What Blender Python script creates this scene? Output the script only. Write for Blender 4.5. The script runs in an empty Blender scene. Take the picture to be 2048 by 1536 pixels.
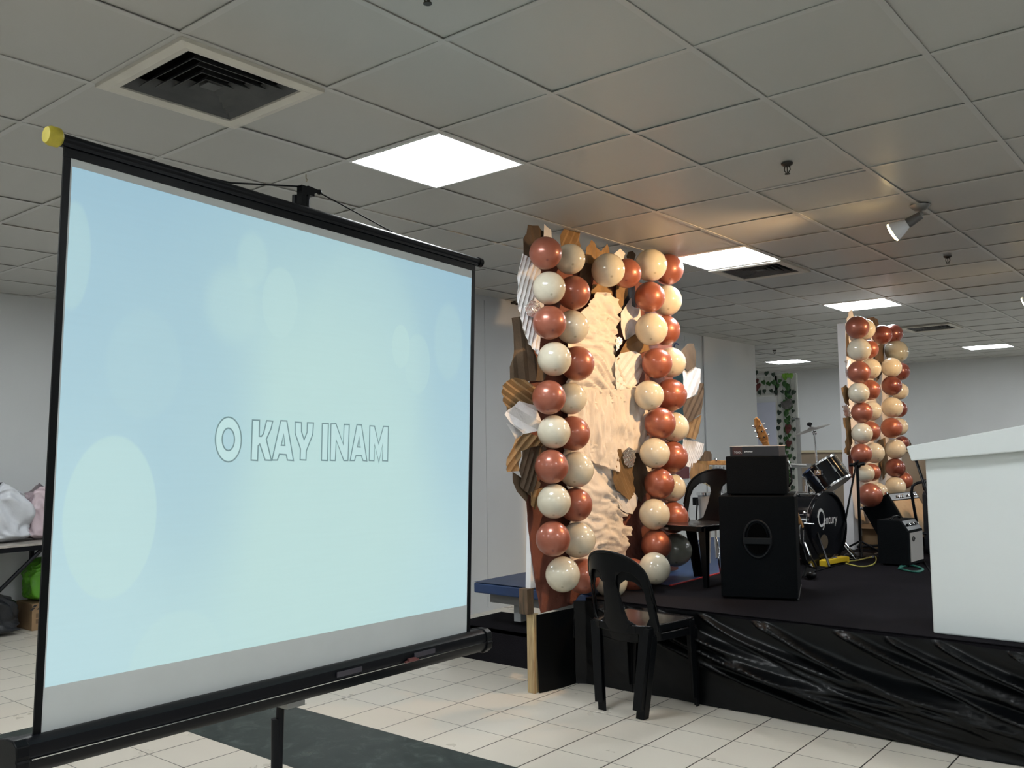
import bpy, bmesh, math, random
from mathutils import Vector, Matrix, noise
from mathutils.geometry import tessellate_polygon

random.seed(7)
S = bpy.context.scene
COL = S.collection
PI = math.pi
V = Vector

# ------------------------------------------------------------------ camera
F0, YAW, PIT, ROL, EYE = 1805.67, -0.6870, 0.0706, -0.0155, 1.413
CEIL = EYE + 1.3519
fw = V((math.sin(YAW) * math.cos(PIT), math.cos(YAW) * math.cos(PIT), math.sin(PIT)))
rt0 = V((math.cos(YAW), -math.sin(YAW), 0)); up0 = rt0.cross(fw)
rt = rt0 * math.cos(ROL) + up0 * math.sin(ROL)
upv = up0 * math.cos(ROL) - rt0 * math.sin(ROL)
cd = bpy.data.cameras.new('camera'); cam = bpy.data.objects.new('camera', cd); COL.objects.link(cam)
cd.sensor_width = 36; cd.lens = F0 / 2048 * 36; cd.clip_start = .05; cd.clip_end = 100
cam.matrix_world = Matrix(((rt.x, upv.x, -fw.x, 0), (rt.y, upv.y, -fw.y, 0), (rt.z, upv.z, -fw.z, EYE), (0, 0, 0, 1)))
S.camera = cam
O = V((0, 0, EYE))

# ------------------------------------------------------------------ world, exposure
w = bpy.data.worlds.new('world'); S.world = w; w.use_nodes = True
w.node_tree.nodes['Background'].inputs[0].default_value = (.8, .9, 1, 1)
w.node_tree.nodes['Background'].inputs[1].default_value = .05
S.view_settings.view_transform = 'Standard'; S.view_settings.look = 'None'
S.view_settings.gamma = 1; S.view_settings.use_curve_mapping = False
S.view_settings.exposure = 0.0
S.cycles.use_denoising = True
S.cycles.max_bounces = 8; S.cycles.diffuse_bounces = 5; S.cycles.glossy_bounces = 4
S.cycles.transmission_bounces = 4; S.cycles.sample_clamp_indirect = 6
PANEL_W = 31.0       # emission of the ceiling light diffusers
SPOT_W = 190.0       # the warm reflector lamp

# ------------------------------------------------------------------ measuring helpers: sight line -> point on a real plane
def ray(u, v): return fw + rt * ((u - 1024) / F0) + upv * ((768 - v) / F0)
def on_z(u, v, z): d = ray(u, v); return O + d * ((z - EYE) / d.z)
def on_x(u, v, x): d = ray(u, v); return O + d * (x / d.x)
def on_y(u, v, y): d = ray(u, v); return O + d * (y / d.y)
def dep(u, v, t): return O + ray(u, v) * t

# ------------------------------------------------------------------ materials
MATS = {}
def mat(name, col, rough=.5, metal=0., var=0., vscale=8., bump=0., bscale=60., coat=0., sheen=0., emit=None, es=0., trans=0., spec=.5, sub=0., alpha=1.):
    if name in MATS: return MATS[name]
    m = bpy.data.materials.new(name); m.use_nodes = True; nt = m.node_tree; N = nt.nodes; L = nt.links
    b = N['Principled BSDF']
    b.inputs['Base Color'].default_value = (*col, 1); b.inputs['Roughness'].default_value = rough
    b.inputs['Metallic'].default_value = metal; b.inputs['Coat Weight'].default_value = coat
    b.inputs['Coat Roughness'].default_value = .08
    b.inputs['Sheen Weight'].default_value = sheen; b.inputs['Specular IOR Level'].default_value = spec
    b.inputs['Transmission Weight'].default_value = trans; b.inputs['Alpha'].default_value = alpha
    if sub: b.inputs['Subsurface Weight'].default_value = sub; b.inputs['Subsurface Radius'].default_value = (.05, .04, .03)
    if emit: b.inputs['Emission Color'].default_value = (*emit, 1); b.inputs['Emission Strength'].default_value = es
    tc = N.new('ShaderNodeTexCoord')
    n = N.new('ShaderNodeTexNoise'); n.inputs['Scale'].default_value = vscale; n.inputs['Detail'].default_value = 5
    L.new(tc.outputs['Object'], n.inputs['Vector'])
    r = N.new('ShaderNodeMix'); r.data_type = 'RGBA'; r.blend_type = 'MULTIPLY'
    var = max(var, .02)
    mr = N.new('ShaderNodeMapRange'); mr.inputs[1].default_value = .3; mr.inputs[2].default_value = .7
    mr.inputs[3].default_value = 1 - var; mr.inputs[4].default_value = 1 + var * .5
    L.new(n.outputs['Fac'], mr.inputs[0]); r.inputs[0].default_value = 1
    r.inputs[6].default_value = (*col, 1); L.new(mr.outputs[0], r.inputs[7]); L.new(r.outputs[2], b.inputs['Base Color'])
    if bump:
        n2 = N.new('ShaderNodeTexNoise'); n2.inputs['Scale'].default_value = bscale; n2.inputs['Detail'].default_value = 6
        L.new(tc.outputs['Object'], n2.inputs['Vector'])
        bp = N.new('ShaderNodeBump'); bp.inputs['Strength'].default_value = bump; bp.inputs['Distance'].default_value = .01
        L.new(n2.outputs['Fac'], bp.inputs['Height']); L.new(bp.outputs[0], b.inputs['Normal'])
    MATS[name] = m; return m

def wood(name, c1, c2, scale=6, stretch=(1, 1, 12), rough=.6):
    m = mat(name, c1, rough); nt = m.node_tree; N = nt.nodes; L = nt.links; b = N['Principled BSDF']
    tc = N.new('ShaderNodeTexCoord'); mp = N.new('ShaderNodeMapping'); mp.inputs['Scale'].default_value = stretch
    n = N.new('ShaderNodeTexNoise'); n.inputs['Scale'].default_value = scale; n.inputs['Detail'].default_value = 6; n.inputs['Distortion'].default_value = 1.2
    cr = N.new('ShaderNodeValToRGB'); cr.color_ramp.elements[0].color = (*c2, 1); cr.color_ramp.elements[1].color = (*c1, 1)
    cr.color_ramp.elements[0].position = .35; cr.color_ramp.elements[1].position = .62
    L.new(tc.outputs['Object'], mp.inputs[0]); L.new(mp.outputs[0], n.inputs['Vector']); L.new(n.outputs['Fac'], cr.inputs[0]); L.new(cr.outputs[0], b.inputs['Base Color'])
    return m

M_wall = mat('wall_paint', (.565, .58, .59), .62, var=.05, vscale=1.2, bump=.06, bscale=25)
M_tile = mat('ceiling_tile', (.43, .43, .41), .42, var=.04, vscale=.8, bump=.05, bscale=120, spec=.45)
M_tbar = mat('ceiling_tbar', (.45, .45, .435), .34, spec=.6)
M_void = mat('void_black', (.001, .001, .001), .9, spec=.05)
M_black = mat('black_plastic', (.0028, .0034, .0044), .36, bump=.03, bscale=200, spec=.17)
M_blackm = mat('black_metal', (.0035, .004, .006), .38, spec=.2)
M_chrome = mat('chrome', (.75, .76, .78), .18, metal=1)
M_steel = mat('grey_steel', (.28, .28, .27), .42, metal=.6)
M_carpet = mat('stage_carpet', (.0125, .0115, .014), .95, var=.25, vscale=3, bump=.5, bscale=300, spec=.05)
M_tolex = mat('black_tolex', (.0030, .0042, .0055), .8, bump=.5, bscale=350, spec=.10)
M_satin = mat('black_satin', (.0016, .0020, .0026), .36, sheen=.0, bump=.05, bscale=90, spec=.26)
M_white = mat('white_paint', (.74, .78, .78), .42, var=.03, vscale=2)
M_board = mat('white_foam_board', (.78, .78, .80), .6, var=.04)
M_brownp = mat('red_brown_paper', (.17, .055, .035), .82, var=.35, vscale=4, bump=.6, bscale=30)
M_kraft = mat('kraft_paper', (.26, .155, .065), .72, var=.3, vscale=9, bump=.2, bscale=60)
M_kraftd = mat('dark_kraft_paper', (.10, .065, .038), .78, var=.3, vscale=9, bump=.2, bscale=60)
M_wpaper = mat('white_crepe_paper', (.74, .73, .74), .6, var=.1, vscale=14, bump=.35, bscale=70)
M_foil = mat('silver_foil', (.85, .84, .84), .16, metal=.85, bump=.9, bscale=60)
M_cloth = mat('ivory_cloth', (.72, .66, .60), .8, var=.06, vscale=6, bump=.25, bscale=45, sheen=.2)
M_post = wood('pine_wood', (.50, .38, .20), (.30, .20, .10), 4, (9, 9, .8), .6)
M_dwood = wood('old_dark_wood', (.13, .08, .045), (.05, .035, .02), 4, (6, 6, 1), .7)
M_ply = mat('plywood', (.22, .17, .12), .7, var=.2, vscale=3)
M_card = mat('cardboard', (.30, .19, .10), .8, var=.12, vscale=6)
M_blue = mat('blue_vinyl', (.012, .037, .115), .42, var=.15, vscale=5, bump=.15, bscale=12)
M_red = mat('red_tape', (.4, .02, .02), .5)
M_lite = mat('light_diffuser', (.9, .9, .9), .5, emit=(.93, .98, 1), es=PANEL_W)
M_lframe = mat('light_frame', (.8, .8, .8), .4)
M_yel = mat('yellow_plastic', (.75, .52, .03), .4)
M_grcab = mat('green_cable', (.02, .14, .11), .5)
M_ycab = mat('yellow_cable', (.45, .42, .10), .5)
M_tan = mat('tan_grille_cloth', (.50, .36, .22), .8, var=.08, vscale=30, bump=.4, bscale=400)
M_grey = mat('grey_grille_cloth', (.42, .40, .38), .8, bump=.4, bscale=400)
M_head = mat('translucent_drum_head', (.45, .44, .40), .4)
M_bronze = mat('dull_cymbal', (.33, .32, .31), .32, metal=.85)
M_gleaf = mat('green_leaf', (.025, .10, .02), .5, var=.3)
M_gleafb = mat('bright_green_leaf', (.22, .50, .06), .5, var=.3)
M_dleaf = mat('dark_green_leaf', (.02, .045, .03), .5, var=.3)
M_rleaf = mat('dark_red_leaf', (.10, .02, .02), .5)
M_lat = mat('white_lattice', (.72, .75, .74), .5)
M_lav = mat('lavender_paint', (.44, .46, .56), .6)
M_teal = mat('teal_vinyl', (.035, .11, .13), .5, var=.1)
M_inkb = mat('blue_ink', (.03, .06, .22), .5)
M_inkw = mat('white_ink', (.75, .75, .75), .5)
M_inkk = mat('black_ink', (.02, .02, .02), .5)
M_conga = mat('grey_drum_shell', (.30, .31, .32), .3, coat=.5)
M_gold = mat('brass_tube', (.45, .33, .14), .3, metal=.8)
M_bag = mat('white_plastic_bag', (.62, .64, .68), .3, var=.15, vscale=5, bump=.8, bscale=14)
M_bagp = mat('pink_tinted_plastic_bag', (.60, .48, .52), .3, var=.15, vscale=5, bump=.8, bscale=14)
M_bagg = mat('green_plastic_bag', (.13, .42, .03), .35, var=.2, vscale=5, bump=.8, bscale=14)
M_bagd = mat('black_plastic_bag', (.012, .014, .018), .35, bump=.8, bscale=14)
M_orange = mat('orange_fabric', (.7, .22, .03), .6)
M_ycap = mat('yellow_rubber_cap', (.50, .42, .04), .5, var=.2, vscale=30)
M_bulbg = mat('frosted_bulb_glass', (.75, .76, .8), .2, var=.05)
M_bulbe = mat('lamp_lens', (1, .8, .5), .3, emit=(1, .72, .32), es=28)
M_spr = mat('dark_brass', (.05, .045, .04), .4, metal=.7)
M_drum = mat('black_drum_lacquer', (.003, .0035, .005), .16, coat=.25, spec=.3)
M_neck = wood('maple_neck', (.45, .25, .09), (.25, .12, .04), 4, (9, 9, 2), .35)
M_diff = mat('dusty_vent_blade', (.085, .088, .09), .7, var=.25, vscale=8)
M_vframe = mat('vent_frame', (.60, .58, .52), .5, var=.12, vscale=4)
M_mar = mat('maroon_vinyl', (.13, .02, .03), .5)

def balloon_mat(name, col, rough, metal, dot, trans=0., coat=.5):
    m = mat(name, col, rough, metal, var=.05, vscale=3, coat=coat, trans=0, sub=.0)
    nt = m.node_tree; N = nt.nodes; L = nt.links; b = N['Principled BSDF']
    src = b.inputs['Base Color'].links[0].from_socket
    tc = N.new('ShaderNodeTexCoord'); d = N.new('ShaderNodeVectorMath'); d.operation = 'DISTANCE'
    d.inputs[1].default_value = (0, 0, 1.0); L.new(tc.outputs['Object'], d.inputs[0])
    mr = N.new('ShaderNodeMapRange'); mr.inputs[1].default_value = .03; mr.inputs[2].default_value = .11
    mr.inputs[3].default_value = 1; mr.inputs[4].default_value = 0; L.new(d.outputs['Value'], mr.inputs[0])
    mx = N.new('ShaderNodeMix'); mx.data_type = 'RGBA'; L.new(mr.outputs[0], mx.inputs[0]); L.new(src, mx.inputs[6])
    mx.inputs[7].default_value = (*dot, 1); L.new(mx.outputs[2], b.inputs['Base Color'])
    b.inputs['Coat Roughness'].default_value = .06
    return m
M_bbrown = balloon_mat('copper_brown_latex', (.36, .112, .068), .36, .28, (.22, .06, .045))
M_bcream = balloon_mat('cream_latex', (.66, .61, .48), .14, 0, (.42, .38, .27))
M_bgrey = balloon_mat('grey_green_latex', (.34, .35, .30), .16, 0, (.2, .2, .16))
M_bdark = balloon_mat('deep_brown_latex', (.20, .058, .045), .3, .3, (.05, .01, .01))

# floor: 30 cm cream tiles, dark grout, green marble L-shaped band
def floor_mat():
    m = bpy.data.materials.new('floor_tiles'); m.use_nodes = True; nt = m.node_tree; N = nt.nodes; L = nt.links; b = N['Principled BSDF']
    def math_(op, a, c=None, d=None):
        n = N.new('ShaderNodeMath'); n.operation = op
        for i, x in enumerate((a, c, d)):
            if x is None: continue
            if isinstance(x, (int, float)): n.inputs[i].default_value = x
            else: L.new(x, n.inputs[i])
        return n.outputs[0]
    geo = N.new('ShaderNodeTexCoord'); sp = N.new('ShaderNodeSeparateXYZ'); L.new(geo.outputs['Object'], sp.inputs[0])
    px = math_('DIVIDE', math_('ADD', sp.outputs[0], 4.112), .3001); py = math_('DIVIDE', math_('SUBTRACT', sp.outputs[1], 3.474), .3001)
    def edge(p):
        f = math_('FRACT', p); return math_('MINIMUM', f, math_('SUBTRACT', 1, f))
    grout = math_('MAXIMUM', math_('LESS_THAN', edge(px), .0105), math_('LESS_THAN', edge(py), .0065))
    # green L band
    a1 = math_('MULTIPLY', math_('GREATER_THAN', px, -3), math_('LESS_THAN', py, -1))
    inner = math_('MULTIPLY', math_('GREATER_THAN', px, -1), math_('LESS_THAN', py, -3))
    green = math_('SUBTRACT', a1, inner)
    cmb = N.new('ShaderNodeCombineXYZ'); L.new(math_('FLOOR', px), cmb.inputs[0]); L.new(math_('FLOOR', py), cmb.inputs[1])
    wn = N.new('ShaderNodeTexWhiteNoise'); L.new(cmb.outputs[0], wn.inputs['Vector'])
    ns = N.new('ShaderNodeTexNoise'); ns.inputs['Scale'].default_value = 3; ns.inputs['Detail'].default_value = 6; L.new(geo.outputs['Object'], ns.inputs['Vector'])
    cr = N.new('ShaderNodeValToRGB'); cr.color_ramp.elements[0].color = (.585, .54, .465, 1); cr.color_ramp.elements[1].color = (.68, .635, .555, 1)
    L.new(math_('ADD', math_('MULTIPLY', wn.outputs['Value'], .45), math_('MULTIPLY', ns.outputs['Fac'], .55)), cr.inputs[0])
    vn = N.new('ShaderNodeTexNoise'); vn.inputs['Scale'].default_value = 9; vn.inputs['Detail'].default_value = 10; vn.inputs['Roughness'].default_value = .75; vn.inputs['Distortion'].default_value = .8
    L.new(geo.outputs['Object'], vn.inputs['Vector'])
    g = N.new('ShaderNodeValToRGB'); e0 = g.color_ramp.elements; e0[0].color = (.010, .018, .016, 1); e0[0].position = .35; e0[1].color = (.075, .10, .09, 1); e0[1].position = .70
    x = g.color_ramp.elements.new(.52); x.color = (.017, .028, .025, 1)
    L.new(vn.outputs['Fac'], g.inputs[0])
    m1 = N.new('ShaderNodeMix'); m1.data_type = 'RGBA'; L.new(green, m1.inputs[0]); L.new(cr.outputs[0], m1.inputs[6]); L.new(g.outputs[0], m1.inputs[7])
    gc = N.new('ShaderNodeMix'); gc.data_type = 'RGBA'; L.new(green, gc.inputs[0]); gc.inputs[6].default_value = (.035, .03, .024, 1); gc.inputs[7].default_value = (.02, .03, .028, 1)
    m2 = N.new('ShaderNodeMix'); m2.data_type = 'RGBA'; L.new(grout, m2.inputs[0]); L.new(m1.outputs[2], m2.inputs[6]); L.new(gc.outputs[2], m2.inputs[7])
    L.new(m2.outputs[2], b.inputs['Base Color'])
    rr = N.new('ShaderNodeMapRange'); rr.inputs[3].default_value = .22; rr.inputs[4].default_value = .38; L.new(ns.outputs['Fac'], rr.inputs[0]); L.new(rr.outputs[0], b.inputs['Roughness'])
    b.inputs['Specular IOR Level'].default_value = .35
    bp = N.new('ShaderNodeBump'); bp.inputs['Distance'].default_value = .002; bp.inputs['Strength'].default_value = .6; L.new(math_('SUBTRACT', 1, grout), bp.inputs['Height']); L.new(bp.outputs[0], b.inputs['Normal'])
    return m
M_floor = floor_mat()

# ------------------------------------------------------------------ mesh builder
class MB:
    def __init__(s): s.bm = bmesh.new()
    def box(s, c, size, m=None):
        r = bmesh.ops.create_cube(s.bm, size=1); M = (m or Matrix.Identity(4)).copy()
        M = Matrix.Translation(V(c)) @ (m.to_4x4() if m else Matrix.Identity(4)) @ Matrix.Diagonal((*size, 1))
        bmesh.ops.transform(s.bm, matrix=M, verts=r['verts']); return s
    def box2(s, a, b):
        a, b = V(a), V(b); return s.box((a + b) / 2, [abs(x) for x in (b - a)])
    def cyl(s, p0, p1, r0, r1=None, seg=20, caps=True):
        p0, p1 = V(p0), V(p1); r1 = r0 if r1 is None else r1; d = p1 - p0
        r = bmesh.ops.create_cone(s.bm, cap_ends=caps, segments=seg, radius1=r0, radius2=r1, depth=d.length)
        M = Matrix.Translation((p0 + p1) / 2) @ d.to_track_quat('Z', 'Y').to_matrix().to_4x4()
        bmesh.ops.transform(s.bm, matrix=M, verts=r['verts']); return s
    def sph(s, c, r, sc=(1, 1, 1), seg=16, m=None):
        q = bmesh.ops.create_uvsphere(s.bm, u_segments=seg, v_segments=max(6, seg * 2 // 3), radius=r)
        M = Matrix.Translation(V(c)) @ (m.to_4x4() if m else Matrix.Identity(4)) @ Matrix.Diagonal((*sc, 1))
        bmesh.ops.transform(s.bm, matrix=M, verts=q['verts']); return s
    def tube(s, pts, r, seg=8):
        pts = [V(p) for p in pts]; rings = []; n = len(pts)
        for i, p in enumerate(pts):
            t = (pts[min(i + 1, n - 1)] - pts[max(i - 1, 0)]).normalized(); q = t.to_track_quat('Z', 'Y')
            rr = r[i] if isinstance(r, (list, tuple)) else r
            rings.append([s.bm.verts.new(p + q @ V((math.cos(a) * rr, math.sin(a) * rr, 0))) for a in [2 * PI * k / seg for k in range(seg)]])
        for i in range(n - 1):
            # align ring order
            A, B = rings[i], rings[i + 1]
            k0 = min(range(seg), key=lambda k: (B[k].co - A[0].co - (pts[i + 1] - pts[i])).length); B = B[k0:] + B[:k0]; rings[i + 1] = B
            for k in range(seg): s.bm.faces.new((A[k], A[(k + 1) % seg], B[(k + 1) % seg], B[k]))
        s.bm.faces.new(rings[0][::-1]); s.bm.faces.new(rings[-1]); return s
    def lathe(s, prof, M=None, seg=32):
        M = M or Matrix.Identity(4); rings = []
        for r, z in prof:
            if r < 1e-6: rings.append([s.bm.verts.new(M @ V((0, 0, z)))])
            else: rings.append([s.bm.verts.new(M @ V((r * math.cos(2 * PI * k / seg), r * math.sin(2 * PI * k / seg), z))) for k in range(seg)])
        for A, B in zip(rings, rings[1:]):
            for k in range(seg):
                k2 = (k + 1) % seg
                if len(A) == 1 and len(B) == 1: break
                if len(A) == 1: s.bm.faces.new((A[0], B[k2], B[k]))
                elif len(B) == 1: s.bm.faces.new((A[k], A[k2], B[0]))
                else: s.bm.faces.new((A[k], A[k2], B[k2], B[k]))
        return s
    def prism(s, poly, d):
        # poly: list of 3D points (planar), d: extrusion vector
        d = V(d); a = [s.bm.verts.new(V(p)) for p in poly]; b = [s.bm.verts.new(V(p) + d) for p in poly]; n = len(a)
        s.bm.faces.new(a[::-1]); s.bm.faces.new(b)
        for i in range(n): s.bm.faces.new((a[i], a[(i + 1) % n], b[(i + 1) % n], b[i]))
        return s
    def torus(s, c, R, r, M=None, sr=28, sm=8, sx=1, sy=1):
        M = M or Matrix.Identity(4); pts = []
        g = [[s.bm.verts.new(M @ V(((R + r * math.cos(b)) * math.cos(a) * sx, (R + r * math.cos(b)) * math.sin(a) * sy, r * math.sin(b))) + V(c)) for b in [2 * PI * j / sm for j in range(sm)]] for a in [2 * PI * i / sr for i in range(sr)]]
        for i in range(sr):
            for j in range(sm): s.bm.faces.new((g[i][j], g[(i + 1) % sr][j], g[(i + 1) % sr][(j + 1) % sm], g[i][(j + 1) % sm]))
        return s

def props(o, label=None, cat=None, group=None, kind=None):
    if label: o['label'] = label
    if cat: o['category'] = cat
    if group: o['group'] = group
    if kind: o['kind'] = kind
    return o

def mk(name, mb, m, parent=None, off=None, bevel=0., smooth=False, solid=0., sub=0, recalc=True):
    bm = mb.bm if isinstance(mb, MB) else mb
    if recalc: bmesh.ops.recalc_face_normals(bm, faces=bm.faces)
    if off is not None: bmesh.ops.translate(bm, verts=bm.verts, vec=-V(off))
    me = bpy.data.meshes.new(name); bm.to_mesh(me); bm.free(); me.materials.append(m)
    if smooth:
        me.polygons.foreach_set('use_smooth', [True] * len(me.polygons))
        if smooth == 'auto':
            try: me.set_sharp_from_angle(angle=math.radians(38))
            except Exception: pass
    o = bpy.data.objects.new(name, me); COL.objects.link(o)
    if parent: o.parent = parent
    if solid: d = o.modifiers.new('solid', 'SOLIDIFY'); d.thickness = solid; d.offset = 0
    if bevel: d = o.modifiers.new('bevel', 'BEVEL'); d.width = bevel; d.segments = 2; d.limit_method = 'ANGLE'
    if sub: d = o.modifiers.new('sub', 'SUBSURF'); d.levels = sub; d.render_levels = sub
    return o

class Thing:
    def __init__(s, name, label, cat, loc=(0, 0, 0), group=None):
        s.o = bpy.data.objects.new(name, None); COL.objects.link(s.o); s.o.location = loc; s.loc = V(loc); s.o.empty_display_size = .05
        props(s.o, label, cat, group)
    def part(s, name, mb, m, sub=None, label=None, **k):
        o = mk(name, mb, m, parent=sub or s.o, off=s.loc, **k)
        if label: o['label'] = label
        return o

def single(name, mb, m, label, cat, loc=(0, 0, 0), group=None, **k):
    o = mk(name, mb, m, off=loc, **k); o.location = loc; return props(o, label, cat, group)

def struct(name, mb, m, **k):
    o = mk(name, mb, m, **k); o['kind'] = 'structure'; return o

def copy_tree(o, parent=None):
    c = o.copy(); COL.objects.link(c)
    if parent: c.parent = parent
    for ch in list(o.children): copy_tree(ch, c)
    return c

def sheet_bm(outer, holes=(), cuts=((1, 0, .05), (0, 1, .05))):
    """flat sheet in 2D (a,b) with holes, cut along families of parallel lines (nx, ny, step)"""
    bm = bmesh.new(); loops = [[V((a, b, 0)) for a, b in outer]] + [[V((a, b, 0)) for a, b in h] for h in holes]
    flat = [p for l in loops for p in l]; vs = [bm.verts.new(p) for p in flat]
    for t in tessellate_polygon(loops):
        try: bm.faces.new([vs[i] for i in t])
        except ValueError: pass
    for nx, ny, st in cuts:
        n = V((nx, ny, 0)).normalized(); ds = [v.co.dot(n) for v in bm.verts]; lo, hi = min(ds), max(ds)
        k = math.ceil(lo / st + 1e-4)
        while k * st < hi - 1e-4:
            bmesh.ops.bisect_plane(bm, geom=bm.verts[:] + bm.edges[:] + bm.faces[:], dist=1e-5, plane_co=n * (k * st), plane_no=n)
            k += 1
    return bm

def text_bm(body, size, M, extr=.0, shear=0., align='CENTER'):
    c = bpy.data.curves.new('t', 'FONT'); c.body = body; c.size = size; c.align_x = align; c.align_y = 'CENTER'; c.extrude = extr; c.shear = shear
    o = bpy.data.objects.new('t', c); COL.objects.link(o)
    dg = bpy.context.evaluated_depsgraph_get(); dg.update(); me = bpy.data.meshes.new_from_object(o.evaluated_get(dg))
    bm = bmesh.new(); bm.from_mesh(me); bmesh.ops.transform(bm, matrix=M, verts=bm.verts)
    bpy.data.objects.remove(o); bpy.data.curves.remove(c); bpy.data.meshes.remove(me); return bm

def basis(x, y, z, t=(0, 0, 0)):
    x, y, z, t = V(x), V(y), V(z), V(t)
    return Matrix(((x.x, y.x, z.x, t.x), (x.y, y.y, z.y, t.y), (x.z, y.z, z.z, t.z), (0, 0, 0, 1)))

# ================================================================== ROOM
struct('floor', MB().box2((-9.6, -6.1, -.1), (6.1, 16.5, 0)), M_floor)
struct('wall_left', MB().box2((-8.17, -6, 0), (-8.07, 5.1, CEIL + .02)), M_wall)
struct('wall_recess', MB().box2((-8.17, 5.0, 0), (-5.35, 5.1, CEIL + .02)), M_wall)
struct('wall_side', MB().box2((-5.35, 5.0, 0), (-5.25, 11.68, CEIL + .02)), M_wall)
struct('wall_corner', MB().box2((-9.6, 11.58, 0), (-5.35, 11.68, CEIL + .02)), M_wall)
struct('wall_alcove', MB().box2((-9.6, 11.68, 0), (-9.5, 16.5, CEIL + .02)), M_wall)
struct('wall_back', MB().box2((-9.6, 16.4, 0), (6.1, 16.5, CEIL + .02)), M_wall)
struct('wall_right', MB().box2((6, -6, 0), (6.1, 16.4, CEIL + .02)), M_wall)
struct('wall_front', MB().box2((-8.17, -6.1, 0), (6.1, -6, CEIL + .02)), M_wall)
# panel joints of the side wall
tr = MB()
for yy in (6.03, 7.25, 8.47, 9.69):
    tr.box((-5.248, yy, 1.38), (.004, .012, 2.7))
struct('trim_1', tr, mat('joint_strip', (.55, .56, .57), .6))
struct('trim_2', MB().cyl((-5.235, 10.15, .3), (-5.235, 10.15, CEIL), .012, seg=8), M_wall)
struct('door_1', MB().box2((-7.55, 16.36, 0), (-6.93, 16.4, 2.2)), M_lav)

# ceiling grid indices a (towards -x), b (towards +y)
X0, Y0, G = -1.4148, 2.7231, .6
lights = {(2, 0), (2, 5), (2, 10), (2, 15 + 4), (7, 19), (7, 0), (2, -5), (2, -10), (-3, 0), (-3, 5), (-3, 10), (-3, 15), (-3, -5), (-3, -10), (-8, 0), (-8, 5), (-8, 10), (-8, -5), (-8, 15), (7, -5), (7, -10), (-3, 19), (-8, -10)}  # panels out of view are added on the same spacing for room light
vents = {(2, -2), (2, 6), (2, 14)}
random.seed(3)
cb = bmesh.new()
for a in range(-13, 14):
    for b in range(-15, 23):
        if (a, b) in lights or (a, b) in vents: continue
        x1 = X0 - G * a; x0 = x1 - G; y0 = Y0 + G * b; y1 = y0 + G
        x0 = max(x0, -9.5); x1 = min(x1, 6.0); y0 = max(y0, -6); y1 = min(y1, 16.4)
        if x0 >= x1 or y0 >= y1: continue
        i = .004; dz = [random.uniform(-.0015, .0035) for _ in range(4)]
        sy = 0; sx = 0
        if (a, b) == (0, 3): y0 += .045
        if (a, b) == (-1, 8): y0 += .03
        z = CEIL + .005
        vs = [cb.verts.new(p) for p in ((x0 + i, y0 + i, z + dz[0]), (x1 - i, y0 + i, z + dz[1]), (x1 - i, y1 - i, z + dz[2]), (x0 + i, y1 - i, z + dz[3]))]
        cb.faces.new(vs[::-1])
        hi = [cb.verts.new(v.co + V((0, 0, .015))) for v in vs]
        for k in range(4): cb.faces.new((vs[k], vs[(k + 1) % 4], hi[(k + 1) % 4], hi[k]))
struct('ceiling', cb, M_tile, recalc=True)
struct('plenum_darkness', MB().box2((-9.6, -6.1, CEIL + .09), (6.1, 16.5, CEIL + .12)), M_void)  # black sheet put above the tiles as the darkness seen through gaps
gb = MB()
for a in range(-12, 15):
    x = X0 - G * a
    if -9.5 < x < 6: gb.box2((x - .012, -6, CEIL), (x + .012, 16.4, CEIL + .003))
for b in range(-14, 24):
    y = Y0 + G * b
    if -6 < y < 16.4: gb.box2((-9.5, y - .012, CEIL + .0006), (6, y + .012, CEIL + .0036))
struct('trim_4', gb, M_tbar)

ltxt = {(2, 0): 'square ceiling light above the projector screen, brightest and nearest', (2, 5): 'square ceiling light next to the air vent behind the near balloon board',
        (2, 10): 'square ceiling light just above the far balloon board', (2, 19): 'small distant ceiling light at the right above the back wall', (7, 19): 'small distant ceiling light above the vine covered frame'}
def light_thing(a, b):
    cx, cy = X0 - G * (a + .5), Y0 + G * (b + .5)
    t = Thing('ceiling_light', ltxt.get((a, b), 'unseen square ceiling light panel added for room light'), 'ceiling light', (cx, cy, CEIL), 'square ceiling light panels')
    f = MB(); h = .294; q = .012; z0, z1 = CEIL - .004, CEIL + .03
    for sx in (-1, 1): f.box2((cx + sx * h, cy - h, z0), (cx + sx * (h - q), cy + h, z1))
    for sy in (-1, 1): f.box2((cx - h + q, cy + sy * h, z0), (cx + h - q, cy + sy * (h - q), z1))
    t.part('frame', f, M_lframe)
    t.part('diffuser', MB().box2((cx - h + q, cy - h + q, CEIL - .001), (cx + h - q, cy + h - q, CEIL + .008)), M_lite)
for a, b in sorted(lights): light_thing(a, b)

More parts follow.
